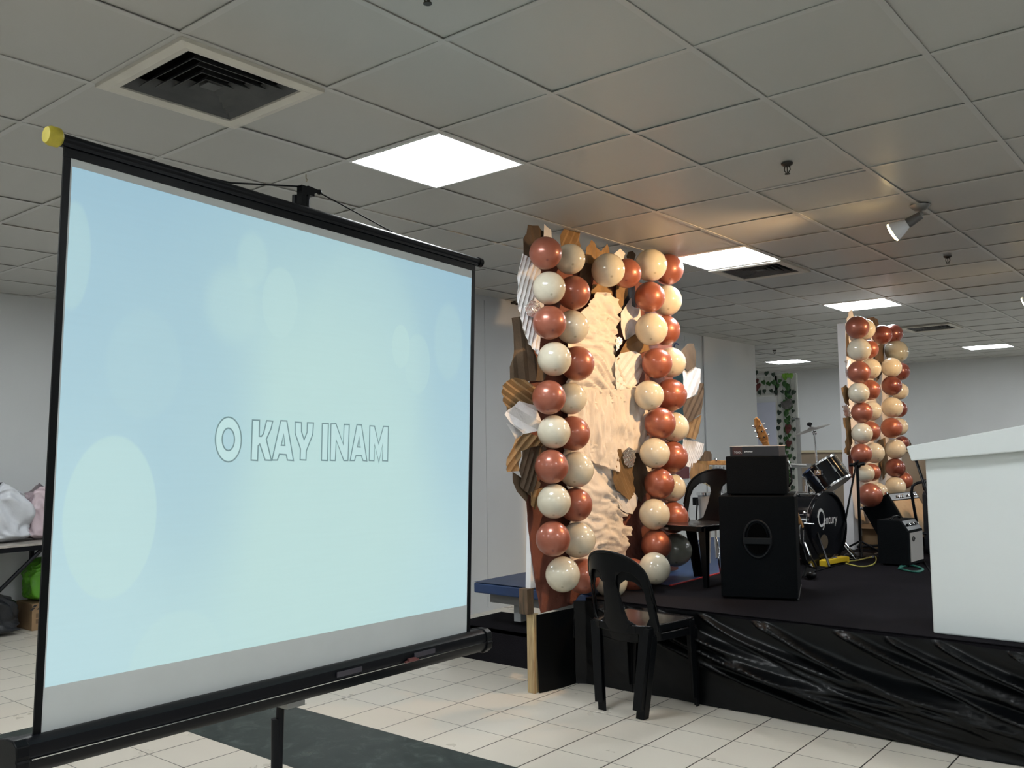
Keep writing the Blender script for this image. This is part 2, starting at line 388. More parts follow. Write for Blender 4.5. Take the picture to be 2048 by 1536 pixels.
vtxt = {(2, -2): 'large square air vent in the ceiling above the projector screen', (2, 6): 'square air vent in the ceiling right behind a light panel', (2, 14): 'small far air vent in the ceiling above the far balloon board'}
for a, b in sorted(vents):
    cx, cy = X0 - G * (a + .5), Y0 + G * (b + .5)
    t = Thing('air_vent', vtxt[(a, b)], 'air vent', (cx, cy, CEIL), 'square ceiling air vents')
    bm = bmesh.new()
    def ring(h0, z0, h1, z1):
        A = [bm.verts.new((cx + sx * h0, cy + sy * h0, z0)) for sx, sy in ((-1, -1), (1, -1), (1, 1), (-1, 1))]
        B = [bm.verts.new((cx + sx * h1, cy + sy * h1, z1)) for sx, sy in ((-1, -1), (1, -1), (1, 1), (-1, 1))]
        for k in range(4): bm.faces.new((A[k], A[(k + 1) % 4], B[(k + 1) % 4], B[k]))
    ring(.292, CEIL + .012, .292, CEIL - .012); ring(.292, CEIL - .012, .262, CEIL - .018); ring(.262, CEIL - .018, .232, CEIL - .010); ring(.232, CEIL - .010, .228, CEIL + .03)
    t.part('frame', bm, M_vframe, solid=.002)
    for k in range(5):
        bm = bmesh.new(); h = .225 - k * .042
        ring(h, CEIL - .006, h - .034, CEIL + .030)
        t.part('louvre', bm, M_diff, solid=.0025)
    t.part('core', MB().box((cx, cy, CEIL + .001), (.06, .06, .004)), M_diff)
    t.part('duct', MB().box((cx, cy, CEIL + .06), (.5, .5, .01)), M_void)

# sprinklers
sp0 = Thing('sprinkler', 'dark sprinkler head on the ceiling at the top edge of the picture', 'sprinkler', (0, 0, 0), 'ceiling sprinklers')
sp0.part('escutcheon', MB().lathe([(0, 0), (.034, 0), (.032, -.008), (.016, -.02), (0, -.022)], seg=20), M_spr, smooth='auto')
y_ = MB(); y_.tube([(.014, 0, -.018), (.017, 0, -.04), (.004, 0, -.06)], .003); y_.tube([(-.014, 0, -.018), (-.017, 0, -.04), (-.004, 0, -.06)], .003)
y_.cyl((0, 0, -.02), (0, 0, -.055), .003, seg=8)
sp0.part('frame_arms', y_, M_spr)
sp0.part('deflector', MB().cyl((0, 0, -.060), (0, 0, -.064), .015, seg=16), M_spr)
for i, (u, v, lab) in enumerate([(855, -2, None), (1574, 326, 'dark sprinkler head in the middle of the ceiling left of the reflector lamp'), (1895, 512, 'dark sprinkler head on the ceiling right below the reflector lamp'), (1549, 700, 'tiny distant sprinkler head near the end of the side wall')]):
    o = sp0.o if i == 0 else copy_tree(sp0.o)
    if lab: o['label'] = lab
    o.location = on_z(u, v, CEIL); o.location.z = CEIL - .001; o.scale = (.85, .85, .85)
    if i == 0: o.location = V(on_z(855, -8, CEIL - .03)); o.location.z = CEIL

# ================================================================== REFLECTOR LAMPS
def lamp(base, lens, aim, lab, power):
    base, lens, aim = V(base), V(lens), V(aim); d = (aim - lens).normalized()
    t = Thing('reflector_lamp', lab, 'lamp', base, 'reflector lamps on the ceiling')
    t.part('canopy', MB().lathe([(0, 0), (.055, 0), (.052, -.008), (.03, -.028), (0, -.034)], Matrix.Translation(base), 28), M_steel, smooth='auto')
    s0 = lens - d * .16; s1 = lens - d * .115
    k = base + V((0, 0, -.05))
    t.part('swivel', MB().cyl(base + V((0, 0, -.03)), k, .009).sph(k, .017).tube([k, (k + s0) / 2 + V((0, 0, -.008)), s0], .012), M_steel, smooth='auto')
    Mx = Matrix.Translation(lens) @ d.to_track_quat('Z', 'Y').to_matrix().to_4x4()
    t.part('socket', MB().lathe([(0, -.165), (.022, -.165), (.028, -.10), (.028, -.085), (0, -.085)], Mx, 24), mat('dark_socket', (.10, .095, .095), .4), smooth='auto')
    bl = t.part('bulb', MB().lathe([(.018, -.095), (.024, -.085), (.042, -.045), (.054, -.008), (.0545, 0)], Mx, 32), M_bulbg, smooth='auto')
    t.part('lens', MB().lathe([(.0545, 0), (.054, .008), (.040, .014), (.02, .017), (0, .018)], Mx, 32), M_bulbe, sub=bl, smooth='auto')
    if power:
        ld = bpy.data.lights.new('reflector_lamp_light', 'SPOT'); ld.energy = power; ld.color = (1, .62, .30); ld.spot_size = math.radians(104); ld.spot_blend = .9; ld.shadow_soft_size = .035
        lo = bpy.data.objects.new('lamp_light', ld); COL.objects.link(lo); lo.parent = t.o
        lo.matrix_local = Matrix.Translation(lens + d * .03 - base) @ (-d).to_track_quat('Z', 'Y').to_matrix().to_4x4()
cb1 = on_z(1840, 411, CEIL)
lamp(cb1, dep(1787, 464, 5.12), (-3.25, 5.15, 1.75), 'lit warm reflector lamp with swivel arm hanging from the ceiling', SPOT_W)
cb2 = on_z(2075, 560, CEIL)
lamp(cb2, dep(2054, 606, 7.0), (-2.7, 8.3, 1.7), 'second lit reflector lamp cut off by the right edge of the picture', 85)

# ================================================================== PROJECTION SCREEN
SX = V((-2.501, 1.080, .681)); th, ro, ti = 1.633, -.025, .014
sd = V((math.cos(th), math.sin(th), 0)); sn = V((math.sin(th), -math.cos(th), 0)); kk = V((0, 0, 1))
su = kk * math.cos(ti) + sn * math.sin(ti)
sa = sd * math.cos(ro) + su * math.sin(ro); sb = -sd * math.sin(ro) + su * math.cos(ro); snn = sa.cross(sb)
SM = basis(sa, sb, snn, SX)      # local: s right, t up, n towards the viewer
W_, H_ = 1.78, 1.549
def sloc(u, v):
    d = ray(u, v); t = (SX - O).dot(snn) / d.dot(snn); p = O + d * t - SX; return p.dot(sa), p.dot(sb)
ped_s = sloc(583, 1395)[0]
foot = SM @ V((ped_s, -.09, 0)); base_pt = V((foot.x - .02, foot.y, 0))
T = Thing('projection_screen', 'large black framed tripod projection screen showing a light blue slide', 'projection screen', base_pt)
def ss(p): return SM @ V(p)
def tm(mb):
    bmesh.ops.transform(mb.bm, matrix=SM, verts=mb.bm.verts); return mb
def screen_mat():
    m = bpy.data.materials.new('projected_slide'); m.use_nodes = True; nt = m.node_tree; N = nt.nodes; L = nt.links; b = N['Principled BSDF']
    def math_(op, a, c=None, clamp=False):
        n = N.new('ShaderNodeMath'); n.operation = op; n.use_clamp = clamp
        for i, x in enumerate((a, c)):
            if x is None: continue
            if isinstance(x, (int, float)): n.inputs[i].default_value = x
            else: L.new(x, n.inputs[i])
        return n.outputs[0]
    def mix(f, a, c):
        n = N.new('ShaderNodeMix'); n.data_type = 'RGBA'; L.new(f, n.inputs[0])
        for i, x in ((6, a), (7, c)):
            if isinstance(x, tuple): n.inputs[i].default_value = (*x, 1)
            else: L.new(x, n.inputs[i])
        return n.outputs[2]
    uv = N.new('ShaderNodeUVMap'); sp = N.new('ShaderNodeSeparateXYZ'); L.new(uv.outputs[0], sp.inputs[0]); s, t = sp.outputs[0], sp.outputs[1]
    def ell(cs, ct, rs, r_t, soft):
        a = math_('DIVIDE', math_('SUBTRACT', s, cs), rs); c = math_('DIVIDE', math_('SUBTRACT', t, ct), r_t)
        d = math_('SQRT', math_('ADD', math_('MULTIPLY', a, a), math_('MULTIPLY', c, c)))
        mr = N.new('ShaderNodeMapRange'); mr.inputs[1].default_value = 1 - soft; mr.inputs[2].default_value = 1 + soft; mr.inputs[3].default_value = 1; mr.inputs[4].default_value = 0
        mr.interpolation_type = 'SMOOTHSTEP'; L.new(d, mr.inputs[0]); return mr.outputs[0]
    blue = (.33, .58, .72); mid = (.47, .74, .80); cyan = (.51, .78, .76); lightc = (.52, .79, .78)
    ns = N.new('ShaderNodeTexNoise'); ns.inputs['Scale'].default_value = 1.6; ns.inputs['Detail'].default_value = 1; L.new(uv.outputs[0], ns.inputs['Vector'])
    fy = N.new('ShaderNodeMapRange'); fy.inputs[1].default_value = 1.45; fy.inputs[2].default_value = .35; L.new(math_('ADD', t, math_('MULTIPLY', math_('SUBTRACT', ns.outputs['Fac'], .5), .8)), fy.inputs[0])
    col = mix(fy.outputs[0], blue, mid)
    col = mix(math_('MULTIPLY', ell(.95, .62, .62, .85, .55), .95), col, cyan)
    col = mix(math_('MULTIPLY', ell(.42, .85, .22, .5, .6), .55), col, blue)
    col = mix(math_('MULTIPLY', ell(1.72, 1.0, .22, .45, .6), .45), col, blue)
    col = mix(math_('MULTIPLY', ell(.168, .56, .140, .228, .03), .75), col, lightc)
    for e_, f_ in (((.74, 1.255, .075, .12, .06), .5), ((1.34, 1.17, .05, .085, .05), .75), ((1.44, 1.11, .075, .12, .06), .4), ((.02, 1.28, .05, .15, .08), .4),
                   ((.55, 1.22, .10, .12, .3), .45), ((.62, 1.38, .06, .09, .2), .4), ((.40, .10, .16, .17, .06), .45), ((1.63, 1.22, .09, .16, .15), .3), ((1.15, 1.05, .3, .5, .15), .25), ((.25, 1.0, .12, .16, .1), .15)):
        col = mix(math_('MULTIPLY', ell(*e_), f_), col, lightc)
    # fabric grain and faint horizontal streaks
    mp = N.new('ShaderNodeMapping'); mp.inputs['Scale'].default_value = (4, 90, 1); L.new(uv.outputs[0], mp.inputs[0])
    g = N.new('ShaderNodeTexNoise'); g.inputs['Scale'].default_value = 1; g.inputs['Detail'].default_value = 4; L.new(mp.outputs[0], g.inputs['Vector'])
    gr = N.new('ShaderNodeMapRange'); gr.inputs[3].default_value = .97; gr.inputs[4].default_value = 1.02; L.new(g.outputs['Fac'], gr.inputs[0])
    mul = N.new('ShaderNodeVectorMath'); mul.operation = 'SCALE'; L.new(col, mul.inputs[0]); L.new(gr.outputs[0], mul.inputs['Scale'])
    b.inputs['Base Color'].default_value = (.22, .22, .22, 1); b.inputs['Roughness'].default_value = .8; b.inputs['Specular IOR Level'].default_value = .1
    L.new(mul.outputs[0], b.inputs['Emission Color']); b.inputs['Emission Strength'].default_value = .77
    return m
fab = MB(); fab.box((W_ / 2, H_ / 2, 0), (W_, H_, .002)); fabric = T.part('screen_fabric', tm(fab), mat('screen_fabric', (.58, .61, .615), .8, var=.03), label='white fabric of the screen')
# the lit slide
q0, q1 = sloc(84, 1376), sloc(933, 1210); q2, q3 = sloc(941, 556), sloc(144, 333)
bm = bmesh.new(); q = [(max(.004, q0[0]), q0[1]), (W_ - .004, q1[1]), (W_ - .004, q2[1]), (max(.004, q3[0]), q3[1])]
fc = bm.faces.new([bm.verts.new(V((a, b, .0022))) for a, b in q]); uvl = bm.loops.layers.uv.new('UVMap')
for lp in fc.loops: lp[uvl].uv = (lp.vert.co.x, lp.vert.co.y)
bmesh.ops.transform(bm, matrix=SM, verts=bm.verts)
slide = T.part('projected_slide', bm, screen_mat(), sub=fabric, label='light blue projected slide with soft round spots', recalc=False)
# letters, traced as outlines
GL = {'O': [[(283 + 133 * math.cos(k * PI / 18), 404 + 229 * math.sin(k * PI / 18)) for k in range(36)], [(283 + 63 * math.cos(k * PI / 14), 403 + 114 * math.sin(k * PI / 14)) for k in range(28)]],
      'K': [[(530, 205), (603, 208), (599, 370), (622, 372), (643, 345), (675, 212), (738, 217), (720, 295), (672, 402), (724, 618), (660, 615), (605, 452), (588, 470), (583, 620), (516, 615)]],
      'A': [[(820, 212), (882, 215), (950, 620), (888, 615), (875, 560), (805, 555), (785, 615), (730, 615)], [(850, 355), (862, 465), (825, 463)]],
      'Y': [[(967, 228), (1032, 232), (1032, 322), (1059, 405), (1090, 330), (1092, 233), (1155, 235), (1148, 350), (1082, 520), (1078, 615), (1018, 612), (1022, 500), (967, 340)]],
      'I': [[(1245, 240), (1308, 242), (1299, 620), (1237, 617)]],
      'N': [[(1334, 245), (1385, 242), (1460, 455), (1468, 250), (1522, 252), (1508, 620), (1465, 620), (1388, 412), (1378, 620), (1327, 618)]],
      'A2': [[(1600, 252), (1647, 255), (1703, 625), (1662, 620), (1646, 570), (1590, 570), (1575, 620), (1530, 620)], [(1622, 380), (1634, 482), (1606, 480)]],
      'M': [[(1732, 265), (1780, 268), (1822, 448), (1872, 270), (1922, 272), (1915, 625), (1862, 622), (1864, 450), (1825, 638), (1780, 455), (1775, 622), (1725, 620)]]}
def px2s(p): return sloc(400 + p[0] / 5.12, 800 + p[1] / 5.12)
M_let = mat('slide_lettering', (.2, .2, .2), .8, emit=(.10, .24, .26), es=.76)
M_letin = mat('slide_lettering_fill', (.22, .22, .22), .8, emit=(.53, .80, .80), es=.77)
for key, loops in GL.items():
    bm = bmesh.new()
    for lp in loops:
        pts = [V((*px2s(p), 0)) for p in lp]; n = len(pts); hw = .0024
        inner, outer = [], []
        for i in range(n):
            a, b, c = pts[i - 1], pts[i], pts[(i + 1) % n]
            d1 = (b - a).normalized(); d2 = (c - b).normalized(); n1 = V((-d1.y, d1.x, 0)); n2 = V((-d2.y, d2.x, 0)); nn = (n1 + n2)
            nn = nn.normalized() if nn.length > .2 else n1; k = hw / max(.45, nn.dot(n1))
            outer.append(bm.verts.new(b + nn * k + V((0, 0, .0036)))); inner.append(bm.verts.new(b - nn * k + V((0, 0, .0036))))
        for i in range(n): bm.faces.new((outer[i], outer[(i + 1) % n], inner[(i + 1) % n], inner[i]))
    bmesh.ops.transform(bm, matrix=SM, verts=bm.verts)
    T.part('slide_letter', bm, M_let, sub=fabric, recalc=False)
    bm = sheet_bm([px2s(p) for p in loops[0]], [[px2s(p) for p in l] for l in loops[1:]], ())
    for v in bm.verts: v.co.z = .0029
    bmesh.ops.transform(bm, matrix=SM, verts=bm.verts); T.part('letter_fill', bm, M_letin, sub=fabric)
# black borders
T.part('side_border', tm(MB().box2((-.020, -.02, -.003), (0, H_ + .03, .003))), M_black)
T.part('side_border', tm(MB().box2((W_, -.02, -.003), (W_ + .022, H_ + .03, .003))), M_black)
T.part('top_border', tm(MB().box2((-.020, H_, -.004), (W_ + .022, H_ + .040, .004))), M_black)
tb = T.part('top_bar', tm(MB().cyl((-.036, H_ + .046, 0), (W_ + .045, H_ + .046, 0), .016).box2((-.03, H_ + .026, -.008), (W_ + .03, H_ + .046, .012))), M_blackm, smooth='auto')
T.part('end_cap', tm(MB().lathe([(0, 0), (.022, .002), (.027, .012), (.027, .035), (.02, .042), (0, .042)], basis((0, 1, 0), (0, 0, 1), (1, 0, 0), (-.072, H_ + .046, 0)), 20)), M_ycap, sub=tb, label='yellow rubber end cap', smooth='auto')
T.part('end_cap', tm(MB().cyl((W_ + .04, H_ + .046, 0), (W_ + .062, H_ + .046, 0), .021)), M_black, sub=tb, smooth='auto')
# lower case (roller housing)
cs = []
prof = [(.0, .012), (.03, .012), (.048, .0), (.052, -.022), (.05, -.032), (.055, -.036), (.05, -.06), (.03, -.078), (-.02, -.08), (-.045, -.06), (-.05, -.02), (-.035, .005)]
mb = MB(); mb.prism([(-.055, b - .005, a - .005) for a, b in prof], (W_ + .135, 0, 0))
case = T.part('roller_case', tm(mb), M_blackm, smooth='auto')
T.part('case_trim_line', tm(MB().box2((-.045, -.042, .0485), (W_ + .05, -.0395, .0515))), M_chrome, sub=case, label='thin bright metal line')
for x_ in (-.085, W_ + .078):
    ec = MB(); ec.prism([(x_, b * 1.12 - .003, a * 1.12 - .005) for a, b in prof], (.035, 0, 0)); T.part('end_cap', tm(ec), M_black, sub=case, bevel=.006)
T.part('latch', tm(MB().box2((1.36, -.036, .05), (1.40, -.026, .062)).box2((1.345, -.04, .05), (1.42, -.033, .056))), mat('red_label', (.16, .05, .05), .4), sub=case)
for x_ in (.7, 1.1): T.part('label_strip', tm(MB().box2((x_ + .3, -.03, .0475), (x_ + .42, -.012, .052))), mat('dark_label', (.05, .045, .06), .3), sub=case)
# centre pole, hanger, tripod
px_ = ped_s
T.part('centre_pole', tm(MB().cyl((px_, -.60, -.055), (px_, 1.66, -.055), .014)), M_blackm, smooth='auto')
hk = MB(); hx = sloc(618, 400)[0]
hk.box2((hx - .03, H_ + .04, -.03), (hx - .012, H_ + .135, 0)).box2((hx - .03, H_ + .11, -.03), (hx + .03, H_ + .138, -.005)).cyl((hx + .006, H_ + .05, -.02), (hx + .006, H_ + .125, -.02), .011).prism([(hx + .0, H_ + .105, -.03), (hx + .065, H_ + .138, -.03), (hx + .0, H_ + .142, -.03)], (0, 0, .024)).sph((hx + .062, H_ + .136, -.018), .010)
hkp = T.part('hanger_bracket', tm(hk), M_black)
c1 = sloc(352, 342); c2 = sloc(845, 492)
T.part('cord', tm(MB().tube([(c1[0], c1[1], -.0), (c1[0] + .2, c1[1] + .015, -.0), (hx + .0, H_ + .139, -.015)], .003, 6)), M_black, sub=hkp)
T.part('cord', tm(MB().tube([(c2[0], c2[1] - .01, 0), (hx + .06, H_ + .133, -.015)], .0028, 6)), M_black, sub=hkp)
T.part('pole_bracket', tm(MB().box((px_ + .0, -.092, -.02), (.075, .018, .09))), M_steel, sub=case)
low = ss((px_, -.60, -.055))
T.part('lower_pole', MB().cyl(low + V((0, 0, .45)), (low.x, low.y, .06), .017), M_blackm, smooth='auto')
for k in range(3):
    a = k * 2 * PI / 3 + 2.6; e = V((low.x + .42 * math.cos(a), low.y + .42 * math.sin(a), .012))
    lg = T.part('leg', MB().tube([V((low.x, low.y, .30)), e], .010), M_blackm)
    T.part('rubber_foot', MB().sph(e, .016), M_black, sub=lg)
T.part('leg_collar', MB().cyl((low.x, low.y, .27), (low.x, low.y, .33), .026), M_black)

# ================================================================== STAGE
SZ = .5
T = Thing('stage_platform', 'low stage platform covered in black carpet under the band gear', 'stage', (0, 7, 0))
T.part('deck', MB().box2((-3.2, 4.575, .44), (3.4, 9.9, SZ - .006)), M_carpet)
T.part('carpet', MB().box2((-3.2, 4.57, SZ - .006), (3.4, 9.9, SZ)), M_carpet, bevel=.004)
for x_ in (-3.1, 0, 3.3):
    for y_ in (4.75, 7.2, 9.8): T.part('support_leg', MB().box((x_, y_, .22), (.08, .08, .44)), M_dwood)
# front skirt: satin with swooping folds pinned along the edge
path = [(-3.285, 4.19), (-3.26, 4.33), (-3.24, 4.50), (-3.17, 4.53), (-2.97, 4.535), (-2.63, 4.555), (-2.0, 4.545), (-1.0, 4.53), (1.6, 4.53)]
seglen = [0]
for a, b in zip(path, path[1:]): seglen.append(seglen[-1] + math.dist(a, b))
def at_path(s):
    for i in range(len(path) - 1):
        if s <= seglen[i + 1] or i == len(path) - 2:
            f = (s - seglen[i]) / (seglen[i + 1] - seglen[i]); a, b = path[i], path[i + 1]
            return V((a[0] + (b[0] - a[0]) * f, a[1] + (b[1] - a[1]) * f, 0)), V((b[1] - a[1], -(b[0] - a[0]), 0)).normalized()
pins = [-3.12, -2.95, -2.78, -2.44, -2.11, -1.66, -1.42, -1.22, -.9, -.4, .2]
random.seed(11); ridges = []
for p in pins:
    for j in range(random.choice((3, 4, 5))):
        ridges.append((p + random.uniform(-.01, .03) * j, .25 + .085 * j + random.uniform(-.02, .04), .62 + .22 * j + random.uniform(-.05, .12), random.uniform(.014, .026), random.uniform(.006, .011), random.uniform(.014, .032)))
def skirt_off(x, z):
    d = 0
    for p, A, Ln, am, w0, w1 in ridges:
        if x < p: continue
        f = 1 - math.exp(-(x - p) / Ln); zc = .49 - A * f * 1.25; wd = w0 + (w1 - w0) * min(1, (x - p) / .8)
        dz = (z - zc) / wd
        if abs(dz) < 3.5:
            fade = min(1, (x - p) / .05) * math.exp(-max(0, x - p - 1.2) / .8)
            d += am * math.exp(-dz * dz) * fade * (1.25 if dz < 0 else 1)
    d += .006 * noise.noise(V((x * 3, z * 6 + x * 2.5, 1))) + .003 * noise.noise(V((x * 11, z * 22 + x * 9, 4)))
    return d
sk = bmesh.new(); NS, NZ = 700, 64; tot = seglen[-1]; grid = []
for i in range(NS + 1):
    s = tot * i / NS; p, n = at_path(s); col = []
    side = s < seglen[2]
    for j in range(NZ + 1):
        z = .497 * j / NZ
        o_ = skirt_off(p.x, z) * (.15 if side else 1)
        hem = .014 * (1 - j / NZ) ** 3 * (1 + noise.noise(V((s * 3, 0, 0))))
        if side: z2 = z * (.445 / .497) + .0
        else: z2 = z - (.012 * abs(math.sin((p.x + 2.44) * 5)) * (j / NZ) ** 8)
        z2 = max(z2, .002)
        if j == 0: z2 = .003 + (.0 if not side else .0)
        col.append(sk.verts.new(p + n * (o_ + hem + .006) + V((0, 0, z2))))
    grid.append(col)
for i in range(NS):
    for j in range(NZ): sk.faces.new((grid[i][j], grid[i + 1][j], grid[i + 1][j + 1], grid[i][j + 1]))
single('stage_skirt', sk, M_satin, 'black satin skirt draped in diagonal folds along the stage front', 'skirt', (0, 4.5, 0), smooth=True)
# blue topped platform behind, low black step
T = Thing('blue_platform', 'low platform with a shiny blue vinyl top behind the near balloon board', 'platform', (-3.8, 6.4, 0))
T.part('top_slab', MB().box2((-4.19, 4.66, .43), (-3.205, 8.2, .498)), M_blue, bevel=.01)
for y_ in (4.75, 8.05): T.part('under_rail', MB().box2((-4.12, y_, .36), (-3.26, y_ + .05, .428)), mat('grey_rail', (.14, .14, .14), .6))
for x_ in (-4.02, -3.45):
    for y_ in (4.95, 6.5, 8.0): T.part('leg', MB().box((x_, y_, .18), (.06, .06, .36)), M_wall)
bm = sheet_bm([(-4.19, 4.66), (-3.215, 4.66), (-3.215, 5.25), (-3.0, 5.25), (-3.0, 8.2), (-4.19, 8.2)], (), ((1, 0, .15), (0, 1, .15)))
for v in bm.verts: v.co.z = .503 + .002 * noise.noise(v.co * 4)
T = Thing('vinyl_mat', 'shiny blue vinyl mat with a red edge spread behind the stage chair', 'mat', (-3.6, 6.4, .5))
T.part('mat_sheet', bm, M_blue, smooth=True)
T.part('red_edge', MB().box2((-3.006, 5.25, .500), (-2.990, 8.2, .506)), M_red, label='thin red edge strip')
single('stage_step', MB().box2((-4.36, 4.6, 0), (-3.33, 4.64, .212)).box2((-4.36, 4.6, .198), (-3.33, 5.15, .212)).box2((-4.36, 4.6, 0), (-4.33, 5.15, .2)), M_carpet, 'low black carpeted step on the tiles left of the stage', 'step', (-3.8, 4.8, 0))
# things stored under the blue platform
single('metal_rail', MB().box2((-4.05, 5.9, .0), (-3.9, 6.0, .34)).box2((-4.7, 6.2, .05), (-3.3, 6.26, .12)), M_wall, 'pale metal rail lying under the blue platform', 'rail', (-4.0, 6, 0))

# ================================================================== NEAR BALLOON BOARD
BX = -3.275
def by(u, v, x=BX): p = on_x(u, v, x); return (p.y, p.z)
T = Thing('balloon_board', 'tall balloon framed backdrop board in red brown and ivory, nearest to the screen', 'backdrop', (-3.29, 5.1, 0))
T.part('panel', MB().prism([(-3.325, y, z) for y, z in [(4.15, .60), (4.66, .60), (4.66, .515), (5.86, .515), (5.86, 2.56), (5.0, 2.56), (5.0, 2.66), (4.24, 2.66), (4.20, 1.6)]], (.035, 0, 0)), M_board)
bl = [by(1062, 480), by(1062, 760), by(1052, 985), by(1063, 1100), by(1074, 1170), by(1083, 1227), (4.55, .452), (4.66, .515), (5.87, .515), (5.87, 2.56), (5.0, 2.56), (5.0, 2.66)]
bm = sheet_bm(bl, (), ((1, 0, .03), (0, 1, .03)))
for v in bm.verts:
    y, z = v.co.x, v.co.y
    v.co = V((BX - .008 + .006 * noise.noise(V((y * 7, z * 7, 0))) + .003 * noise.noise(V((y * 25, z * 25, 3))), y, z))
T.part('brown_paper_cover', bm, M_brownp, smooth=True, solid=.002, label='red brown paper cover')
T.part('post', MB().box2((-3.335, 4.165, 0), (-3.285, 4.215, .45)), M_post, bevel=.003, label='pale pine post')
T.part('post_block', MB().box2((-3.345, 4.11, .455), (-3.283, 4.17, .60)), M_dwood, bevel=.003, label='dark brown wood block')
T.part('brace', MB().box2((-3.36, 4.40, .60), (-3.326, 4.46, 2.55)), M_dwood)
T.part('brace', MB().box2((-3.36, 5.70, .52), (-3.326, 5.76, 2.5)), M_dwood)
# ivory cloth, three gathers
def cloth(name, outline, mode, x0, seed, amp):
    out = [by(u, v, x0) for u, v in outline]
    bm = sheet_bm(out, (), ((1, 0, .012), (0, 1, .012)))
    for v in bm.verts:
        y, z = v.co.x, v.co.y
        wv = V((noise.noise(V((y * 3, z * 3, seed))), noise.noise(V((y * 3, z * 3, seed + 9))), 0)) * .35
        if mode == 'h': p = V((y * 3.2 + wv.x, (z + .18 * (y - 5)) * 15 + wv.y * 6, seed))
        else: p = V((y * 24 + wv.x * 3, z * 3.2 + wv.y, seed))
        a = noise.noise(p); r = 1 - min(1, abs(a) * 3.2); b = noise.noise(p * 2.1); r2 = 1 - min(1, abs(b) * 3)
        d = amp * (1.2 * r + .7 * r2 + .8 * noise.noise(p * .5))
        v.co = V((x0 + amp + d, y, z))
    return T.part(name, bm, M_cloth, smooth=True, solid=.002)
cloth('ivory_drape', [(1125, 640), (1160, 618), (1182, 586), (1210, 588), (1229, 600), (1229, 640), (1221, 690), (1224, 725), (1229, 745), (1262, 770), (1285, 800), (1150, 810), (1125, 800)], 'h', BX + .004, 1, .024)
cloth('ivory_drape', [(1120, 780), (1290, 778), (1286, 850), (1272, 905), (1262, 906), (1230, 912), (1224, 945), (1120, 900)], 'v', BX + .014, 2, .024)
cloth('ivory_drape', [(1120, 880), (1224, 896), (1220, 945), (1230, 985), (1232, 1003), (1237, 1022), (1248, 1028), (1236, 1034), (1238, 1050), (1252, 1053), (1247, 1071), (1240, 1072), (1244, 1110), (1246, 1145), (1200, 1160), (1135, 1150), (1125, 1000)], 'h', BX + .004, 5, .022)
cloth('ivory_drape', [(1262, 880), (1296, 870), (1300, 945), (1285, 940), (1270, 905)], 'v', BX + .004, 7, .006)

# paper leaves
LG = 'paper leaves on the near balloon board'
def leaf(pts, x0, m, pd, step, amp, lab, curl=.0, group=LG, name='paper_leaf', board=None):
    """pts: outline; pd: pleat direction in picture (du, dv); amp: pleat depth"""
    out = [by(u, v, x0) for u, v in pts]
    cu, cv = sum(p[0] for p in pts) / len(pts), sum(p[1] for p in pts) / len(pts)
    a = V((*by(cu, cv, x0), 0)); b = V((*by(cu + pd[0], cv + pd[1], x0), 0)); d = (b - a).normalized(); n = V((-d.y, d.x, 0))
    bm = sheet_bm(out, (), ((n.x, n.y, step), (d.x, d.y, .035)))
    for v in bm.verts:
        p = V((v.co.x, v.co.y, 0)); k = p.dot(n) / step; tri = abs((k % 2) - 1)
        r = (p - a); e = r.length
        v.co = V((x0 + amp * tri * .8 + curl * e * e * 6 + .004 * noise.noise(p * 12), p.x, p.y))
    c = V((x0, a.x, a.y))
    return single(name, bm, m, lab, 'paper leaf', c, group, solid=.0012)
F = BX + .012
leaf([(1040, 508), (1062, 519), (1079, 544), (1085, 618), (1071, 714), (1052, 687), (1042, 648), (1033, 606), (1034, 539)], F + .012, M_wpaper, (-.25, 1), .018, .012, 'long white pleated paper leaf left of the top balloons of the near board', .03)
leaf([(1049, 612), (1062, 600), (1078, 606), (1082, 628), (1066, 636), (1052, 630)], F + .03, M_foil, (.3, 1), .014, .012, 'crinkled silver foil scrap on the long white leaf at the upper left')
leaf([(1023, 636), (1039, 633), (1044, 658), (1071, 714), (1095, 742), (1086, 762), (1020, 764), (1018, 734), (1027, 705), (1027, 667)], F - .005, M_kraftd, (.1, 1), .05, .012, 'crumpled brown paper leaf below the long white leaf at the left edge')
leaf([(1019, 758), (1028, 756), (1050, 760), (1070, 776), (1070, 811), (1037, 804), (1012, 824), (1003, 798), (1001, 780), (1006, 767)], F + .01, M_kraft, (1, .75), .020, .016, 'striped kraft paper fan sticking out furthest left of the near board', .05)
leaf([(1014, 820), (1037, 802), (1070, 812), (1082, 860), (1045, 868), (1017, 846), (1006, 829)], F + .022, M_wpaper, (1, .6), .05, .016, 'folded shiny white paper leaf under the striped kraft fan', .05)
leaf([(1012, 846), (1045, 862), (1035, 886), (1026, 872)], F + .004, M_wpaper, (1, .6), .05, .01, 'small white paper point below the folded white leaf')
leaf([(1050, 864), (1068, 871), (1088, 891), (1066, 893), (1041, 902), (1034, 942), (1012, 944), (1008, 930), (1015, 908), (1030, 878)], F + .02, M_kraft, (-.75, 1), .022, .016, 'pleated kraft paper leaf drooping left beside the sixth balloon pair', .04)
leaf([(1083, 889), (1092, 900), (1076, 930), (1070, 955), (1081, 970), (1059, 991), (1041, 976), (1038, 940), (1043, 900), (1064, 887)], F + .008, M_kraftd, (-.3, 1), .022, .016, 'darker pleated paper leaf hanging behind the seventh balloon pair')
leaf([(1025, 944), (1045, 958), (1058, 984), (1052, 1004), (1034, 983), (1026, 964)], F - .006, M_kraftd, (.4, 1), .05, .006, 'dark flat paper leaf at the lower left edge of the near board')
